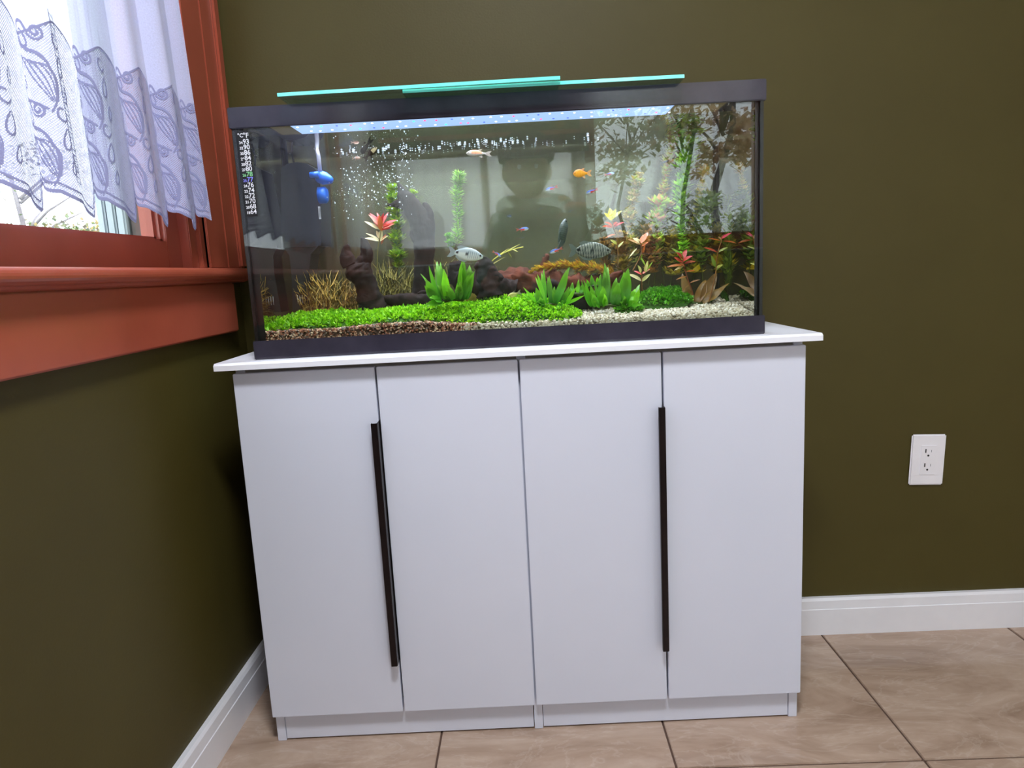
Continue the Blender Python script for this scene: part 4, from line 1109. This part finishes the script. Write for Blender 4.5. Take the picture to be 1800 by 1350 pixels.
# bubbles blown by the nozzle
mb = MB()
for i in range(330):
    f = R_.random() ** 0.7
    x = 582 + f * 145 + R_.gauss(0, 12); y = 330 - 30 * f + R_.gauss(0, 34)
    if y < 255 or x < 570: continue
    mb.ball(at(x, y, R_.uniform(0.05, 0.22)), 0.0006 + 0.0012 * R_.random() ** 2, 1, (1, 1, 1, 1))
for i in range(150):
    x = R_.uniform(0.30, 0.86); dy = 0.28 - 0.12 * R_.random()
    if R_.random() < 0.3: x = R_.gauss(0.62, 0.07)
    p = FUR((x, TY + min(dy, TD - 0.014), WATER_Z - 0.0021))
    mb.ball(p, 0.0009 + 0.0020 * R_.random() ** 2, 1, (1, 1, 1, 1))
tag(mb.build('bubbles', M_bubble, None, True), 'air bubbles drifting from the blue nozzle along the water surface', 'bubbles', kind='stuff')

# ------------------------------------------------------------------ fish
def fish(name, label, px, py, L_px, dy, hr, colf, ang=0.0, face=1, yaw=0.0, prof=None, finc=None, group=None, fins=True, tail=0.24, pitch=0.0, width=0.38, long_fins=False, eyec=(20, 18, 18)):
    """px,py centre; L_px whole length; hr body height/length; colf(s, v) -> rgb, s 0 at tail..1 at nose; face +1 nose to the right"""
    L = rad(L_px, dy) ; c = at(px, py, dy)
    t = thing(name, label, 'fish', tuple(c), group)
    Mx = Matrix.Rotation(yaw, 3, 'Z') @ Matrix.Rotation(-math.radians(ang), 3, 'Y')
    if pitch: Mx = Mx @ Matrix.Rotation(pitch, 3, 'X')
    def W(x, y, z): return c + Mx @ Vector((x * face, y, z))
    Lb = L * (1 - tail); xt = -L / 2 + L * tail
    prof = prof or [(0, 0.28), (0.12, 0.34), (0.3, 0.72), (0.5, 1.0), (0.68, 1.0), (0.82, 0.82), (0.93, 0.5), (1, 0.12)]
    H = hr * L / 2
    n, ns = 16, 44
    vs, fs, cs = [], [], []
    for i in range(ns + 1):
        s = i / ns; h = interp(prof, s) * H; w = h * width * (1.15 if s > 0.6 else 1)
        for k in range(n):
            th = 2 * PI * k / n
            vs.append(W(xt + s * Lb, w * math.sin(th), h * math.cos(th) + H * 0.06 * math.sin(s * PI)))
            cs.append(lin(colf(s, math.cos(th))))
    for i in range(ns):
        for k in range(n):
            k2 = (k + 1) % n; fs.append((i * n + k, (i + 1) * n + k, (i + 1) * n + k2, i * n + k2))
    fs += [tuple(range(n)), tuple(ns * n + k for k in range(n - 1, -1, -1))]
    mb = MB(); mb.add(vs, fs, cs); mb.build('body', M_fish, t, True)
    fc = lin(finc or (150, 150, 140)); th_ = 0.012 * L
    def fin(nm, pts):
        mb = MB(); m = len(pts)
        mb.add([W(x * L, -th_ * 0.5, z * L) for x, z in pts] + [W(x * L, th_ * 0.5, z * L) for x, z in pts], [tuple(range(m)), tuple(range(2 * m - 1, m - 1, -1))] + [(i, i + m, (i + 1) % m + m, (i + 1) % m) for i in range(m)], fc)
        mb.build(nm, M_fin, t)
    h0 = hr / 2
    x0 = tail - 0.5
    fin('tail_fin', [(x0 + 0.03, h0 * 0.25), (x0 - tail * 0.5, h0 * 0.75), (-0.5, h0 * 0.8), (-0.5 + tail * 0.4, 0.0), (-0.5, -h0 * 0.8), (x0 - tail * 0.5, -h0 * 0.75), (x0 + 0.03, -h0 * 0.25)])
    if fins:
        if long_fins:
            fin('dorsal_fin', [(-0.22, h0 * 0.55), (-0.26, h0 * 0.95), (-0.16, h0 * 1.2), (0.06, h0 * 1.12), (0.1, h0 * 0.9)])
            fin('anal_fin', [(0.14, -h0 * 0.8), (0.0, -h0 * 1.18), (-0.16, -h0 * 1.05), (-0.27, -h0 * 0.55), (-0.24, -h0 * 0.25), (0.0, -h0 * 0.8)])
        else:
            fin('dorsal_fin', [(-0.08, h0 * 0.85), (-0.12, h0 * 1.35), (-0.02, h0 * 1.3), (0.08, h0 * 0.95)])
            fin('anal_fin', [(0.02, -h0 * 0.8), (-0.1, -h0 * 1.3), (-0.14, -h0 * 1.1), (-0.12, -h0 * 0.55)])
        fin('pectoral_fin', [(0.22, -h0 * 0.15), (0.1, -h0 * 0.1), (0.07, -h0 * 0.45), (0.16, -h0 * 0.4)])
    ex = xt + 0.9 * Lb; ez = H * 0.16; ew = interp(prof, 0.9) * H * width * 1.05
    for sgn in (-1, 1):
        MB().ball(W(ex, sgn * ew, ez), max(0.0005, H * 0.16), 2, lin(eyec)).build('eye', M_fish, t, True)
    return t
def c_neon(s, v):
    if v > 0.62: return (40, 70, 130)
    if v > 0.0: return (40, 120, 235)
    if s < 0.55 and v > -0.75: return (214, 66, 44)
    return (190, 200, 214)
for (px, py, L, a, f, dy, lab) in [
    (970, 331, 22, 15, -1, 0.06, 'neon tetra rising above and left of the two others below the orange fish'),
    (1041, 336, 22, 18, -1, 0.06, 'neon tetra just below the orange fish at its right'),
    (918, 403, 22, 3, 1, 0.09, 'pale-bellied neon tetra at the left over the dark green reflection'),
    (978, 440, 24, 18, -1, 0.05, 'vivid blue neon tetra under the tail of the steep grey gourami'),
    (1063, 438, 22, -14, 1, 0.12, 'neon tetra half hidden above the nose of the dark mesh gourami'),
    (873, 446, 17, -34, 1, 0.07, 'small neon tetra heading down by the yellow-green runners'),
    (1071, 306, 18, 8, 1, 0.14, 'faint neon tetra right of the orange fish, far back in the water')]:
    fish('neon_tetra', lab, px, py, L, dy, 0.27, c_neon, a, f, 0.15, None, (190, 110, 90), 'neon tetras', width=0.5)
fish('dark_tetra', 'tiny dark blue fish seen end on, right of the lone pale feathery stem', 895, 380, 10, 0.1, 0.42, lambda s, v: (24, 40, 70) if v > -0.1 else (120, 130, 140), 0, 1, 0.7, None, (60, 70, 90), width=0.5)
fish('orange_platy', 'plump bright orange fish in mid water right of centre', 1024, 305, 31, 0.05, 0.42, lambda s, v: (255, 176, 24) if v < 0.5 else (240, 132, 16), 0, -1, 0.1, None, (236, 200, 150), width=0.45, eyec=(130, 60, 10))
fish('pale_platy', 'pale pinkish orange fish just below the water surface', 842, 270, 42, 0.1, 0.25, lambda s, v: (226, 150, 110) if 0.2 < s < 0.75 and v > -0.2 else (190, 180, 170), -3, -1, 0.1, None, (200, 190, 180))
fish('black_guppy', 'black fish with a broad tail swimming head down under the surface', 645, 256, 32, 0.03, 0.30, lambda s, v: (6, 6, 8), -128 + 180, -1, 0.2, [(0, 0.5), (0.3, 0.7), (0.6, 1), (0.85, 0.9), (1, 0.3)], (5, 5, 7), tail=0.42)
fish('calico_guppy', 'black and cream fish slanting up below the black broad-tailed one', 651, 270, 30, 0.03, 0.36, lambda s, v: (200, 186, 150) if (s > 0.5 and abs(v) < 0.6) else (30, 18, 8), 40, 1, 0.2, None, (40, 26, 16))
fish('slim_tetra', 'slim dark grey fish near the feathery stems at upper right', 1168, 285, 17, 0.12, 0.16, lambda s, v: (60, 66, 84), 18, 1, 0.1, None, (110, 110, 110))
fish('faint_tetra', 'faint pinkish fish left of the calico one under the surface', 626, 278, 14, 0.2, 0.36, lambda s, v: (170, 130, 112), 0, 1, 0.1, None, (160, 130, 116))
fish('corydoras', 'small olive catfish resting on the green carpet before the log', 904, 518, 26, 0.1, 0.36, lambda s, v: (150, 150, 80) if v > -0.3 else (186, 176, 120), 20, -1, 0.2, None, (150, 150, 120))
GP = [(0, 0.2), (0.06, 0.42), (0.16, 0.7), (0.35, 0.98), (0.55, 1.0), (0.72, 0.84), (0.86, 0.56), (0.95, 0.32), (1, 0.14)]
def c_silver(s, v):
    if abs(s - 0.07) < 0.045 and abs(v - 0.25) < 0.45: return (14, 14, 16)
    if abs(s - 0.42) < 0.04 and abs(v - 0.1) < 0.22: return (14, 14, 16)
    if s > 0.45 and math.sin(s * 95) > 0.5 and abs(v) < 0.6: return (120, 136, 146)
    return (206, 214, 210) if v < 0.35 else (172, 186, 192)
fish('silver_gourami', 'silvery gourami with two black spots over the left broad-leaved plant', 818, 447, 60, 0.04, 0.37, c_silver, -12, 1, 0.08, GP, (170, 180, 180), None, True, 0.2, 0, 0.3, True)
def c_mesh(s, v):
    if abs(s - 0.08) < 0.05 and abs(v - 0.1) < 0.4: return (10, 12, 12)
    if abs(s - 0.46) < 0.05 and abs(v + 0.05) < 0.24: return (10, 12, 12)
    if math.sin(s * 88 + v * 3) > 0.1: return (146, 152, 140)
    return (58, 68, 66)
fish('mesh_gourami', 'dark gourami with a pale mesh pattern above the feathery plant on the log', 1037, 441, 72, 0.04, 0.38, c_mesh, -4, 1, 0.08, GP, (120, 132, 124), None, True, 0.16, 0, 0.3, True)
fish('grey_gourami', 'grey gourami seen from below swimming steeply up in mid water', 989, 414, 56, 0.07, 0.36, lambda s, v: (74, 84, 78) if math.sin(s * 70) > 0 else (56, 66, 62), 76, 1, 0.45, GP, (96, 108, 100), None, True, 0.34, 0.5, 0.6, True)

IN_TANK = False
# ------------------------------------------------------------------ lace curtain on the left window
def lace_curtain():
    yR, per, n_rep = -0.250, 0.107, 11
    ph_end = n_rep + 0.7
    def fold(ph): return 0.072 + (0.0105 + 0.003 * math.sin(ph * 1.7)) * math.sin(2 * PI * ph + 0.7 * math.sin(2 * PI * ph) + 2.2)
    def Yp(ph, z):
        k = 0.013 * math.sin(2 * PI * ph + 1.2)
        return yR - per * ph - k - 0.075 * (z - 1.05) * max(0, 1 - ph / 9.0)
    def zb(ph):
        p = (ph - 0.58) - math.floor(ph - 0.58)
        a = 1.040 + 0.042 * min(1, p / 0.86) ** 0.8 if p < 0.86 else 1.082 - 0.042 * (p - 0.86) / 0.14
        return a - 0.0035 * abs(math.sin(p * PI * 4))
    def S(ph, z, off=0.0):
        e = 1e-3
        t = Vector((fold(ph + e) - fold(ph - e), Yp(ph + e, z) - Yp(ph - e, z), 0))
        nrm = Vector((-t.y, t.x, 0)).normalized()
        if nrm.x < 0: nrm = -nrm
        fl = 1.0 - 0.25 * min(1, (z - 1.05) / 0.9)
        return Vector((0.072 + (fold(ph) - 0.072) * fl, Yp(ph, z), z)) + nrm * off
    ztop = 2.06
    root = None
    net = MB(); she = MB()
    nu = int(ph_end * 40)
    BAND = lambda ph: 1.276 + 0.014 * math.cos(2 * PI * (ph + 0.25))
    for mb, lo, hi, rows in ((net, zb, BAND, 18), (she, BAND, lambda p: ztop, 14)):
        for j in range(rows + 1):
            for i in range(nu + 1):
                ph = ph_end * i / nu
                z = lo(ph) + (hi(ph) - lo(ph)) * j / rows
                mb.v.append(tuple(S(ph, z))); mb.c.append((1, 1, 1, 1)); mb.uv.append((ph * 0.15, z))
        for j in range(rows):
            for i in range(nu):
                b = j * (nu + 1) + i; mb.f.append((b, b + 1, b + nu + 2, b + nu + 1))
    root = she.build('lace_curtain', M_sheer, None, True, True)
    tag(root, 'white lace curtain with scrolled border and scalloped hem over the left window', 'curtain')
    net.build('lace_border', M_net, root, True, True)
    # thread motifs as raised ribbons on the cloth
    mot = MB()
    def ribbon(pts, w, off=0.0009):
        pts = [p for p in pts if 0.02 < p[0] < ph_end - 0.02]
        m = len(pts)
        if m < 3 and not (m == 2 and w < 0.00115): return
        vs = []
        for i, (ph, z) in enumerate(pts):
            a, b = pts[max(i - 1, 0)], pts[min(i + 1, m - 1)]
            tx, tz = (b[0] - a[0]) * 0.15, b[1] - a[1]
            l = math.hypot(tx, tz) or 1e-6
            ww = w * (0.45 + 0.55 * math.sin(PI * (0.12 + 0.76 * i / max(1, m - 1))))
            nx, nz = -tz / l * ww / 0.15, tx / l * ww
            vs += [S(ph + nx, z + nz, off), S(ph - nx, z - nz, off)]
        mot.add(vs, [(2 * i, 2 * i + 1, 2 * i + 3, 2 * i + 2) for i in range(m - 1)])
    C = 0.15
    def cat(pts, k=6):
        out = []; n = len(pts)
        for a in range(n - 1):
            p0, p1, p2, p3 = pts[max(a - 1, 0)], pts[a], pts[a + 1], pts[min(a + 2, n - 1)]
            for q in range(k):
                t = q / k
                out.append(tuple(0.5 * (2 * p1[c] + (p2[c] - p0[c]) * t + (2 * p0[c] - 5 * p1[c] + 4 * p2[c] - p3[c]) * t * t + (3 * p1[c] - p0[c] - 3 * p2[c] + p3[c]) * t ** 3) for c in range(2)))
        return out + [pts[-1]]
    def plume(ph0, z0, sc):
        P = lambda p: (ph0 - p[0] * sc / C, z0 + p[1] * sc)
        def rb(pts, w, sm=True): ribbon([P(p) for p in (cat(pts) if sm else pts)], w)
        def spiral(cx, cy, r, turns, a0, w, m=24):
            rb([(cx + r * (1 - 0.85 * k / m) * math.cos(a0 + 2 * PI * turns * k / m), cy + r * (1 - 0.85 * k / m) * math.sin(a0 + 2 * PI * turns * k / m)) for k in range(m + 1)], w, False)
        def drop(cx, cy, rx, ry, lean, w, m=22):
            rb([(cx + rx * math.sin(2 * PI * k / m) * (0.35 + 0.65 * math.sin(PI * k / m) ** 1.0) + lean * (math.cos(2 * PI * k / m)), cy + ry * math.cos(2 * PI * k / m)) for k in range(m + 1)], w, False)
        spiral(0.052, 0.100, 0.012, 1.7, PI, 0.0018)
        rb([(0.040, 0.100), (0.033, 0.112), (0.022, 0.110), (0.017, 0.096), (0.022, 0.082), (0.036, 0.074), (0.050, 0.070), (0.060, 0.060), (0.066, 0.044)], 0.0024)
        drop(0.030, 0.090, 0.008, 0.012, -0.003, 0.0014)
        for q in range(5):
            rb([(0.006 + 0.010 * q, 0.040 + 0.004 * q), (0.010 + 0.011 * q, 0.060 - 0.001 * q), (0.022 + 0.0105 * q, 0.062 - 0.003 * q), (0.040 + 0.008 * q, 0.034), (0.060 + 0.002 * q, 0.004)], 0.0011)
        rb([(0.066, 0.05), (0.069, 0.03), (0.065, 0.004), (0.056, -0.012)], 0.0016)
        spiral(0.016, 0.026, 0.011, 1.6, 0.8, 0.0015)
        rb([(0.008, 0.030), (0.004, 0.014), (0.014, 0.004), (0.034, 0.0), (0.054, -0.008)], 0.0018)
        drop(0.088, 0.060, 0.009, 0.016, 0.003, 0.0016); drop(0.094, 0.020, 0.007, 0.012, 0.003, 0.0014)
        rb([(0.098, 0.094), (0.088, 0.086), (0.078, 0.092), (0.080, 0.104), (0.090, 0.104)], 0.0016)
    for r in range(n_rep + 1):
        plume(r + 0.36, 1.180, 0.86); plume(r + 0.44, 1.086, 0.86)
        if r % 4 == 3:
            for dx in (0.80, 0.90):
                ribbon([(r + dx, 1.080 + 0.02 * k) for k in range(12)], 0.0012)
            for k in range(30):
                ribbon([(r + 0.80, 1.083 + 0.0073 * k), (r + 0.90, 1.0845 + 0.0073 * k)], 0.0011)
    N_ = int(n_rep * 30)
    ribbon([(ph_end * i / N_, zb(ph_end * i / N_) + 0.0030) for i in range(N_ + 1)], 0.0024)
    ribbon([(ph_end * i / N_, zb(ph_end * i / N_) + 0.0135) for i in range(N_ + 1)], 0.0014)
    ribbon([(ph_end * i / N_, BAND(ph_end * i / N_)) for i in range(N_ + 1)], 0.0015)
    tag(mot.build('scroll_threads', M_motif, root, True), kind='stuff')
    # faint woven flowers higher up
    mot = MB()
    g = []
    def ring_(ph, z, r): 
        m = 16; pts = [(ph + r * math.cos(2 * PI * k / m) / C, z + r * math.sin(2 * PI * k / m)) for k in range(m + 1)]
        vs = []
        for i, (p, zz) in enumerate(pts):
            q = 0.88
            vs += [S(p, zz, 0.0008), S(ph + (p - ph) * q, z + (zz - z) * q, 0.0008)]
        mot.add(vs, [(2 * i, 2 * i + 1, 2 * i + 3, 2 * i + 2) for i in range(m)])
    for r in range(n_rep):
        for z in (1.36, 1.55, 1.74, 1.93):
            for (dx, dz, rr) in ((0, 0, 0.016), (0.16, 0.02, 0.012), (-0.14, 0.024, 0.012), (0.02, 0.045, 0.013)):
                ring_(r + 0.45 + dx, z + dz, rr)
    tag(mot.build('woven_flowers', M_sheer, root, True), kind='stuff')
    rod = thing('curtain_rod', 'slim white curtain rod above the left window', 'curtain rod', (0.072, -0.85, 2.07))
    MB().tube([(0.072, -1.68, 2.066), (0.072, -0.05, 2.066)], 0.008, 12).build('pole', M_base, rod, True)
    for y in (-1.6, -0.09): MB().box((LX, y - 0.01, 2.055), (0.074, y + 0.01, 2.0575), 0).box((LX, y - 0.012, 2.03), (LX + 0.004, y + 0.012, 2.10)).build('bracket', M_base, rod)
lace_curtain()

# ------------------------------------------------------------------ outside
M_ground = mat('lawn', (96, 110, 60), 0.9, (120, 124, 76), 3.0)
struct('ground', MB().box((-14, -16, -0.75), (14, 8, -0.65)), M_ground)
def tree(label, x, y, z0, h, spread, cols, n, trunk_r, group, name='tree', lo=0.35, leaf=0.05):
    t = thing(name, label, 'tree', (x, y, z0), group)
    tr = MB(); pts = [(x + R_.uniform(-0.05, 0.05) * i, y, z0 + h * 0.9 * i / 5) for i in range(6)]
    tr.tube(pts, [trunk_r * (1 - 0.13 * i) for i in range(6)], 10, None, 0.15)
    for k in range(9):
        a = R_.uniform(0, 6.28); zz = z0 + h * R_.uniform(lo, 0.85)
        e = Vector((x + spread * 0.7 * math.cos(a), y + spread * 0.7 * math.sin(a), zz + h * 0.12))
        tr.tube([(x, y, zz), Vector((x, y, zz)).lerp(e, 0.5) + Vector((0, 0, 0.05)), e], [trunk_r * 0.35, trunk_r * 0.22, trunk_r * 0.1], 6)
    tr.build('trunk', M_bark, t, True)
    mb = MB(); cl = [lin(c) for c in cols]
    cent = []
    for k in range(26):
        a = R_.uniform(0, 6.28); f = R_.uniform(lo, 1.0); rr = spread * (1.15 - 0.75 * (f - lo) / (1 - lo)) * math.sqrt(R_.random())
        cent.append(Vector((x + rr * math.cos(a), y + rr * math.sin(a), z0 + h * f)))
    for i in range(n):
        c = R_.choice(cent)
        p = c + Vector((R_.gauss(0, spread * 0.16), R_.gauss(0, spread * 0.16), R_.gauss(0, spread * 0.11)))
        d = Vector((R_.uniform(-1, 1), R_.uniform(-1, 1), R_.uniform(-0.8, 0.6))).normalized(); u = d.cross(Vector((0.1, 0.2, 1))).normalized()
        L = leaf * R_.uniform(0.7, 1.4)
        mb.add([p, p + d * L * 0.5 + u * L * 0.3, p + d * L, p + d * L * 0.5 - u * L * 0.3], [(0, 1, 2, 3)], R_.choice(cl))
    tag(mb.build('foliage', M_vleaf, t), kind='stuff')
    return t
M_bark = mat('tree_bark', (120, 112, 116), 0.9, (146, 138, 138), 10.0, 0.6, 30.0)
def out_pt(px, py, dist):
    r = ROT @ Vector(((px - 900) / FPX, 1.0, (675 - py) / FPX)); return CAM + r * dist
p = out_pt(40, 380, 8.0)
tree('grey-green pine tree seen under the lace hem through the left window', p.x, p.y, -0.65, 3.3, 0.85, [(96, 112, 70), (120, 134, 92), (150, 150, 110), (110, 104, 80), (160, 140, 90)], 7000, 0.06, None, lo=0.35, leaf=0.06)
p = out_pt(160, 418, 9.0)
tree('low golden shrub outside the left window beside the pale porch post', p.x, p.y, -0.65, p.z + 0.72, 0.55, [(206, 170, 70), (190, 160, 90), (170, 160, 90)], 2600, 0.05, None, 'shrub', lo=0.3, leaf=0.07)
a, b = out_pt(172, 400, 2.3), out_pt(224, 400, 2.3)
M_post = mat('pale_blue_grey_siding', (176, 186, 196), 0.6, (166, 176, 188), 4.0)
t = thing('porch_post', 'pale blue grey porch post with a brown board outside the left window', 'post', (a.x, a.y, -0.65))
for k in range(3):
    x0 = a.x + (b.x - a.x) * k / 3
    MB().box((x0, a.y, -0.65), (x0 + (b.x - a.x) / 3 - 0.004, a.y + 0.10, 2.6), 0.006).build('board', M_post, t)
c = out_pt(270, 400, 2.3)
MB().box((b.x + 0.002, a.y + 0.02, -0.65), (c.x, a.y + 0.09, 2.6), 0.004).build('board', M_post2, t)
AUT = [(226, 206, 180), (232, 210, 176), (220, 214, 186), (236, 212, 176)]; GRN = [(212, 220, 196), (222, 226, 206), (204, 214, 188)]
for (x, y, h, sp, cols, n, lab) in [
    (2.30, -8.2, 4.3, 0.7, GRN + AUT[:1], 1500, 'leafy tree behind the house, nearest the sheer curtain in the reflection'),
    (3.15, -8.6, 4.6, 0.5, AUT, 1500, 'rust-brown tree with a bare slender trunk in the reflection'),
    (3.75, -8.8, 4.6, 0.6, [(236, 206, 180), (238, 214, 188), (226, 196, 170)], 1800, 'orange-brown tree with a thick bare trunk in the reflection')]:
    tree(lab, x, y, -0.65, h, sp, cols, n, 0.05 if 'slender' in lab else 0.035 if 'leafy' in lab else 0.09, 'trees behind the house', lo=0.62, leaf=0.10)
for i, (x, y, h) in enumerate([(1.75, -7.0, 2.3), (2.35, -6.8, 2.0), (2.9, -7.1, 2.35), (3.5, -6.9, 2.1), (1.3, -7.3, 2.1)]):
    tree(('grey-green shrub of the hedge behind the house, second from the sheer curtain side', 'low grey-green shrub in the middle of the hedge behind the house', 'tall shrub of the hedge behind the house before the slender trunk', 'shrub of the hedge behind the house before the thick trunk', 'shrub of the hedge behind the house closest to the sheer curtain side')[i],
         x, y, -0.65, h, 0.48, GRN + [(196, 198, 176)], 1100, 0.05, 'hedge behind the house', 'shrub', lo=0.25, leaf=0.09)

# ------------------------------------------------------------------ the photographer, mirrored in the tank
def skin_mesh(verts, edges, levels=2, root=0):
    me = bpy.data.meshes.new('figure'); me.from_pydata([v[:3] for v in verts], edges, [])
    o = bpy.data.objects.new('figure', me); COL.objects.link(o)
    md = o.modifiers.new('skin', 'SKIN')
    sk = me.skin_vertices[0].data
    for i, v in enumerate(verts):
        r = v[3]; sk[i].radius = (r, v[4] if len(v) > 4 else r)
    sk[root].use_root = True
    md.use_smooth_shade = True
    ss = o.modifiers.new('sub', 'SUBSURF'); ss.levels = levels; ss.render_levels = levels
    bpy.context.view_layer.update()
    dg = bpy.context.evaluated_depsgraph_get()
    m2 = bpy.data.meshes.new_from_object(o.evaluated_get(dg))
    vs = [v.co[:] for v in m2.vertices]; fs = [tuple(p_.vertices) for p_ in m2.polygons]
    bpy.data.objects.remove(o); bpy.data.meshes.remove(m2)
    return vs, fs
JK, TRO, SK, SHOE = lin((52, 104, 84)), lin((36, 40, 52)), lin((176, 128, 104)), lin((30, 28, 28))
M_body = mat('person_cloth_and_skin', (0, 0, 0), 0.75, vcol=True)
py_ = -1.92
person = thing('person', 'person in a dark green jacket and dark cap kneeling with a phone held up', 'person', (0.82, py_, 0))
B = [(0.825, py_ - 0.02, 0.50, 0.155, 0.125), (0.83, py_ - 0.01, 0.68, 0.165, 0.125), (0.835, py_, 0.90, 0.19, 0.14), (0.83, py_ + 0.01, 1.06, 0.18, 0.125), (0.80, py_ + 0.02, 1.17, 0.095, 0.085), (0.775, py_ + 0.03, 1.24, 0.075, 0.075),
     (0.665, py_ + 0.02, 1.09, 0.1), (0.585, py_ + 0.06, 0.86, 0.06), (0.598, py_ + 0.205, 0.90, 0.036), (1.0, py_ + 0.02, 1.11, 0.1), (1.045, py_ + 0.07, 0.87, 0.06), (0.835, py_ + 0.205, 0.90, 0.036),
     (0.735, py_ - 0.02, 0.42, 0.105), (0.72, py_ + 0.02, 0.10, 0.068), (0.725, py_ - 0.36, 0.075, 0.045), (0.735, py_ - 0.46, 0.03, 0.03),
     (0.925, py_ - 0.02, 0.42, 0.105), (0.935, py_ + 0.02, 0.10, 0.068), (0.93, py_ - 0.36, 0.075, 0.045), (0.92, py_ - 0.46, 0.03, 0.03)]
E_ = [(0, 1), (1, 2), (2, 3), (3, 4), (4, 5), (3, 6), (6, 7), (7, 8), (3, 9), (9, 10), (10, 11), (0, 12), (12, 13), (13, 14), (14, 15), (0, 16), (16, 17), (17, 18), (18, 19)]
bod = MB()
vs, fs = skin_mesh(B, E_)
cs = []
for v in vs:
    hand = v[1] > py_ + 0.185 and v[2] < 1.0 and v[2] > 0.8
    cs.append(SK if hand or v[2] > 1.175 else JK if v[2] > 0.47 else SHOE if v[1] < py_ - 0.36 else TRO)
bod.add(vs, fs, cs)
# head: egg with brow, nose, mouth, chin and ears
HC = Vector((0.765, py_ + 0.045, 1.318))
bm = bmesh.new(); bmesh.ops.create_uvsphere(bm, u_segments=28, v_segments=20, radius=1.0)
for v in bm.verts:
    x, y, z = v.co
    f = max(0, y)
    w = 0.088 * (1 - 0.22 * max(0, -z))
    yy = y * 0.098; 
    if f > 0.5:
        yy += 0.020 * math.exp(-((x / 0.16) ** 2 + ((z + 0.12) / 0.2) ** 2)) + 0.006 * math.exp(-((z - 0.24) / 0.1) ** 2) - 0.008 * math.exp(-(((abs(x) - 0.38) / 0.16) ** 2 + ((z - 0.06) / 0.12) ** 2))
        yy += 0.005 * math.exp(-((x / 0.3) ** 2 + ((z + 0.5) / 0.08) ** 2)) + 0.008 * math.exp(-((x / 0.3) ** 2 + ((z + 0.82) / 0.15) ** 2))
    v.co = HC + Vector((x * w, yy, z * 0.122))
bod.bm(bm, SK)
for s in (-1, 1):
    bod.ball(HC + Vector((s * 0.089, -0.008, -0.004)), 0.03, 2, SK, (0.35, 0.6, 1))
    # hands: palm, four fingers curled behind the phone's end, thumb in front below
    hx = 0.598 if s < 0 else 0.835
    hv = [(hx, py_ + 0.200, 0.902, 0.026), (hx - s * 0.004, py_ + 0.235, 0.918, 0.030, 0.018)]
    he = [(0, 1)]
    for q in range(4):
        z = 0.948 - q * 0.019; k = len(hv)
        L_ = (0.9, 1.0, 0.95, 0.78)[q]
        hv += [(hx - s * 0.006, py_ + 0.246, z, 0.0095), (hx - s * 0.022 * L_, py_ + 0.254, z + 0.002, 0.0085), (hx - s * 0.040 * L_, py_ + 0.250, z, 0.0075)]
        he += [(1, k), (k, k + 1), (k + 1, k + 2)]
    k = len(hv)
    hv += [(hx - s * 0.010, py_ + 0.232, 0.895, 0.011), (hx - s * 0.026, py_ + 0.244, 0.889, 0.0095), (hx - s * 0.042, py_ + 0.248, 0.894, 0.008)]
    he += [(1, k), (k, k + 1), (k + 1, k + 2)]
    a_, b_ = skin_mesh(hv, he, 1)
    bod.add(a_, b_, SK)
bod.build('body', M_body, person, True)
for s in (-1, 1):
    MB().ball(HC + Vector((s * 0.030, 0.083, 0.008)), 0.011, 2).build('eye', M_print, person, True)
hair = MB(); hair.ball(HC + Vector((0, -0.012, 0.012)), 0.1, 3, None, (0.96, 1.05, 1.16), 0.02)
bmh = bmesh.new()
for v in hair.v: bmh.verts.new(v)
bmh.verts.ensure_lookup_table()
for f in hair.f: bmh.faces.new([bmh.verts[i] for i in f])
bmesh.ops.bisect_plane(bmh, geom=bmh.verts[:] + bmh.edges[:] + bmh.faces[:], plane_co=HC + Vector((0, 0.02, 0.02)), plane_no=(0, 0.8, -0.6), clear_outer=True)
hair = MB(); hair.bm(bmh)
hair.build('hair', mat('dark_grey_hair', (50, 46, 44), 0.8, (70, 66, 62), 60.0, 0.5, 120.0), person, True)
cp = MB(); cp.lathe([(0.108, 0.040), (0.113, 0.06), (0.111, 0.09), (0.097, 0.124), (0.06, 0.146), (0.0, 0.153)], HC - Vector((0, 0.004, 0)), 28)
vis = [(math.cos(PI * k / 14) * 0.088, 0.05 + math.sin(PI * k / 14) * 0.105) for k in range(15)]
cp.add([HC + Vector((x, y, 0.052 - 0.25 * max(0, y - 0.05))) for x, y in vis] + [HC + Vector((x, y, 0.057 - 0.25 * max(0, y - 0.05))) for x, y in vis],
       [tuple(range(15)), tuple(range(29, 14, -1))] + [(i, i + 15, (i + 1) % 15 + 15, (i + 1) % 15) for i in range(15)])
cp.build('cap', mat('dark_cap_cloth', (28, 30, 28), 0.85, (36, 38, 36), 50.0, 0.3, 200.0), person, True)
cl_ = MB(); cl_.tube([(0.79 + 0.115 * math.cos(2 * PI * k / 20), py_ + 0.01 + 0.10 * math.sin(2 * PI * k / 20), 1.185 - 0.02 * math.sin(2 * PI * k / 20)) for k in range(21)], 0.042, 10)
cl_.build('hood_collar', mat('green_hood', (46, 84, 64), 0.85, (52, 94, 70), 40.0, 0.3, 150.0), person, True)
ph = thing('phone', 'black phone held sideways by the kneeling person', 'phone', (0.716, -1.66, 0.93))
MB().box((0.628, -1.6705, 0.893), (0.804, -1.6625, 0.967), 0.003).build('phone_body', M_filter, ph)
MB().box((0.634, -1.6712, 0.897), (0.798, -1.6704, 0.963)).build('screen', emit_mat('phone_screen_glow', (120, 120, 110), 0.4), ph)
MB().box((0.650, -1.6624, 0.915), (0.700, -1.6600, 0.955), 0.001).build('lens_block', M_grey, ph)
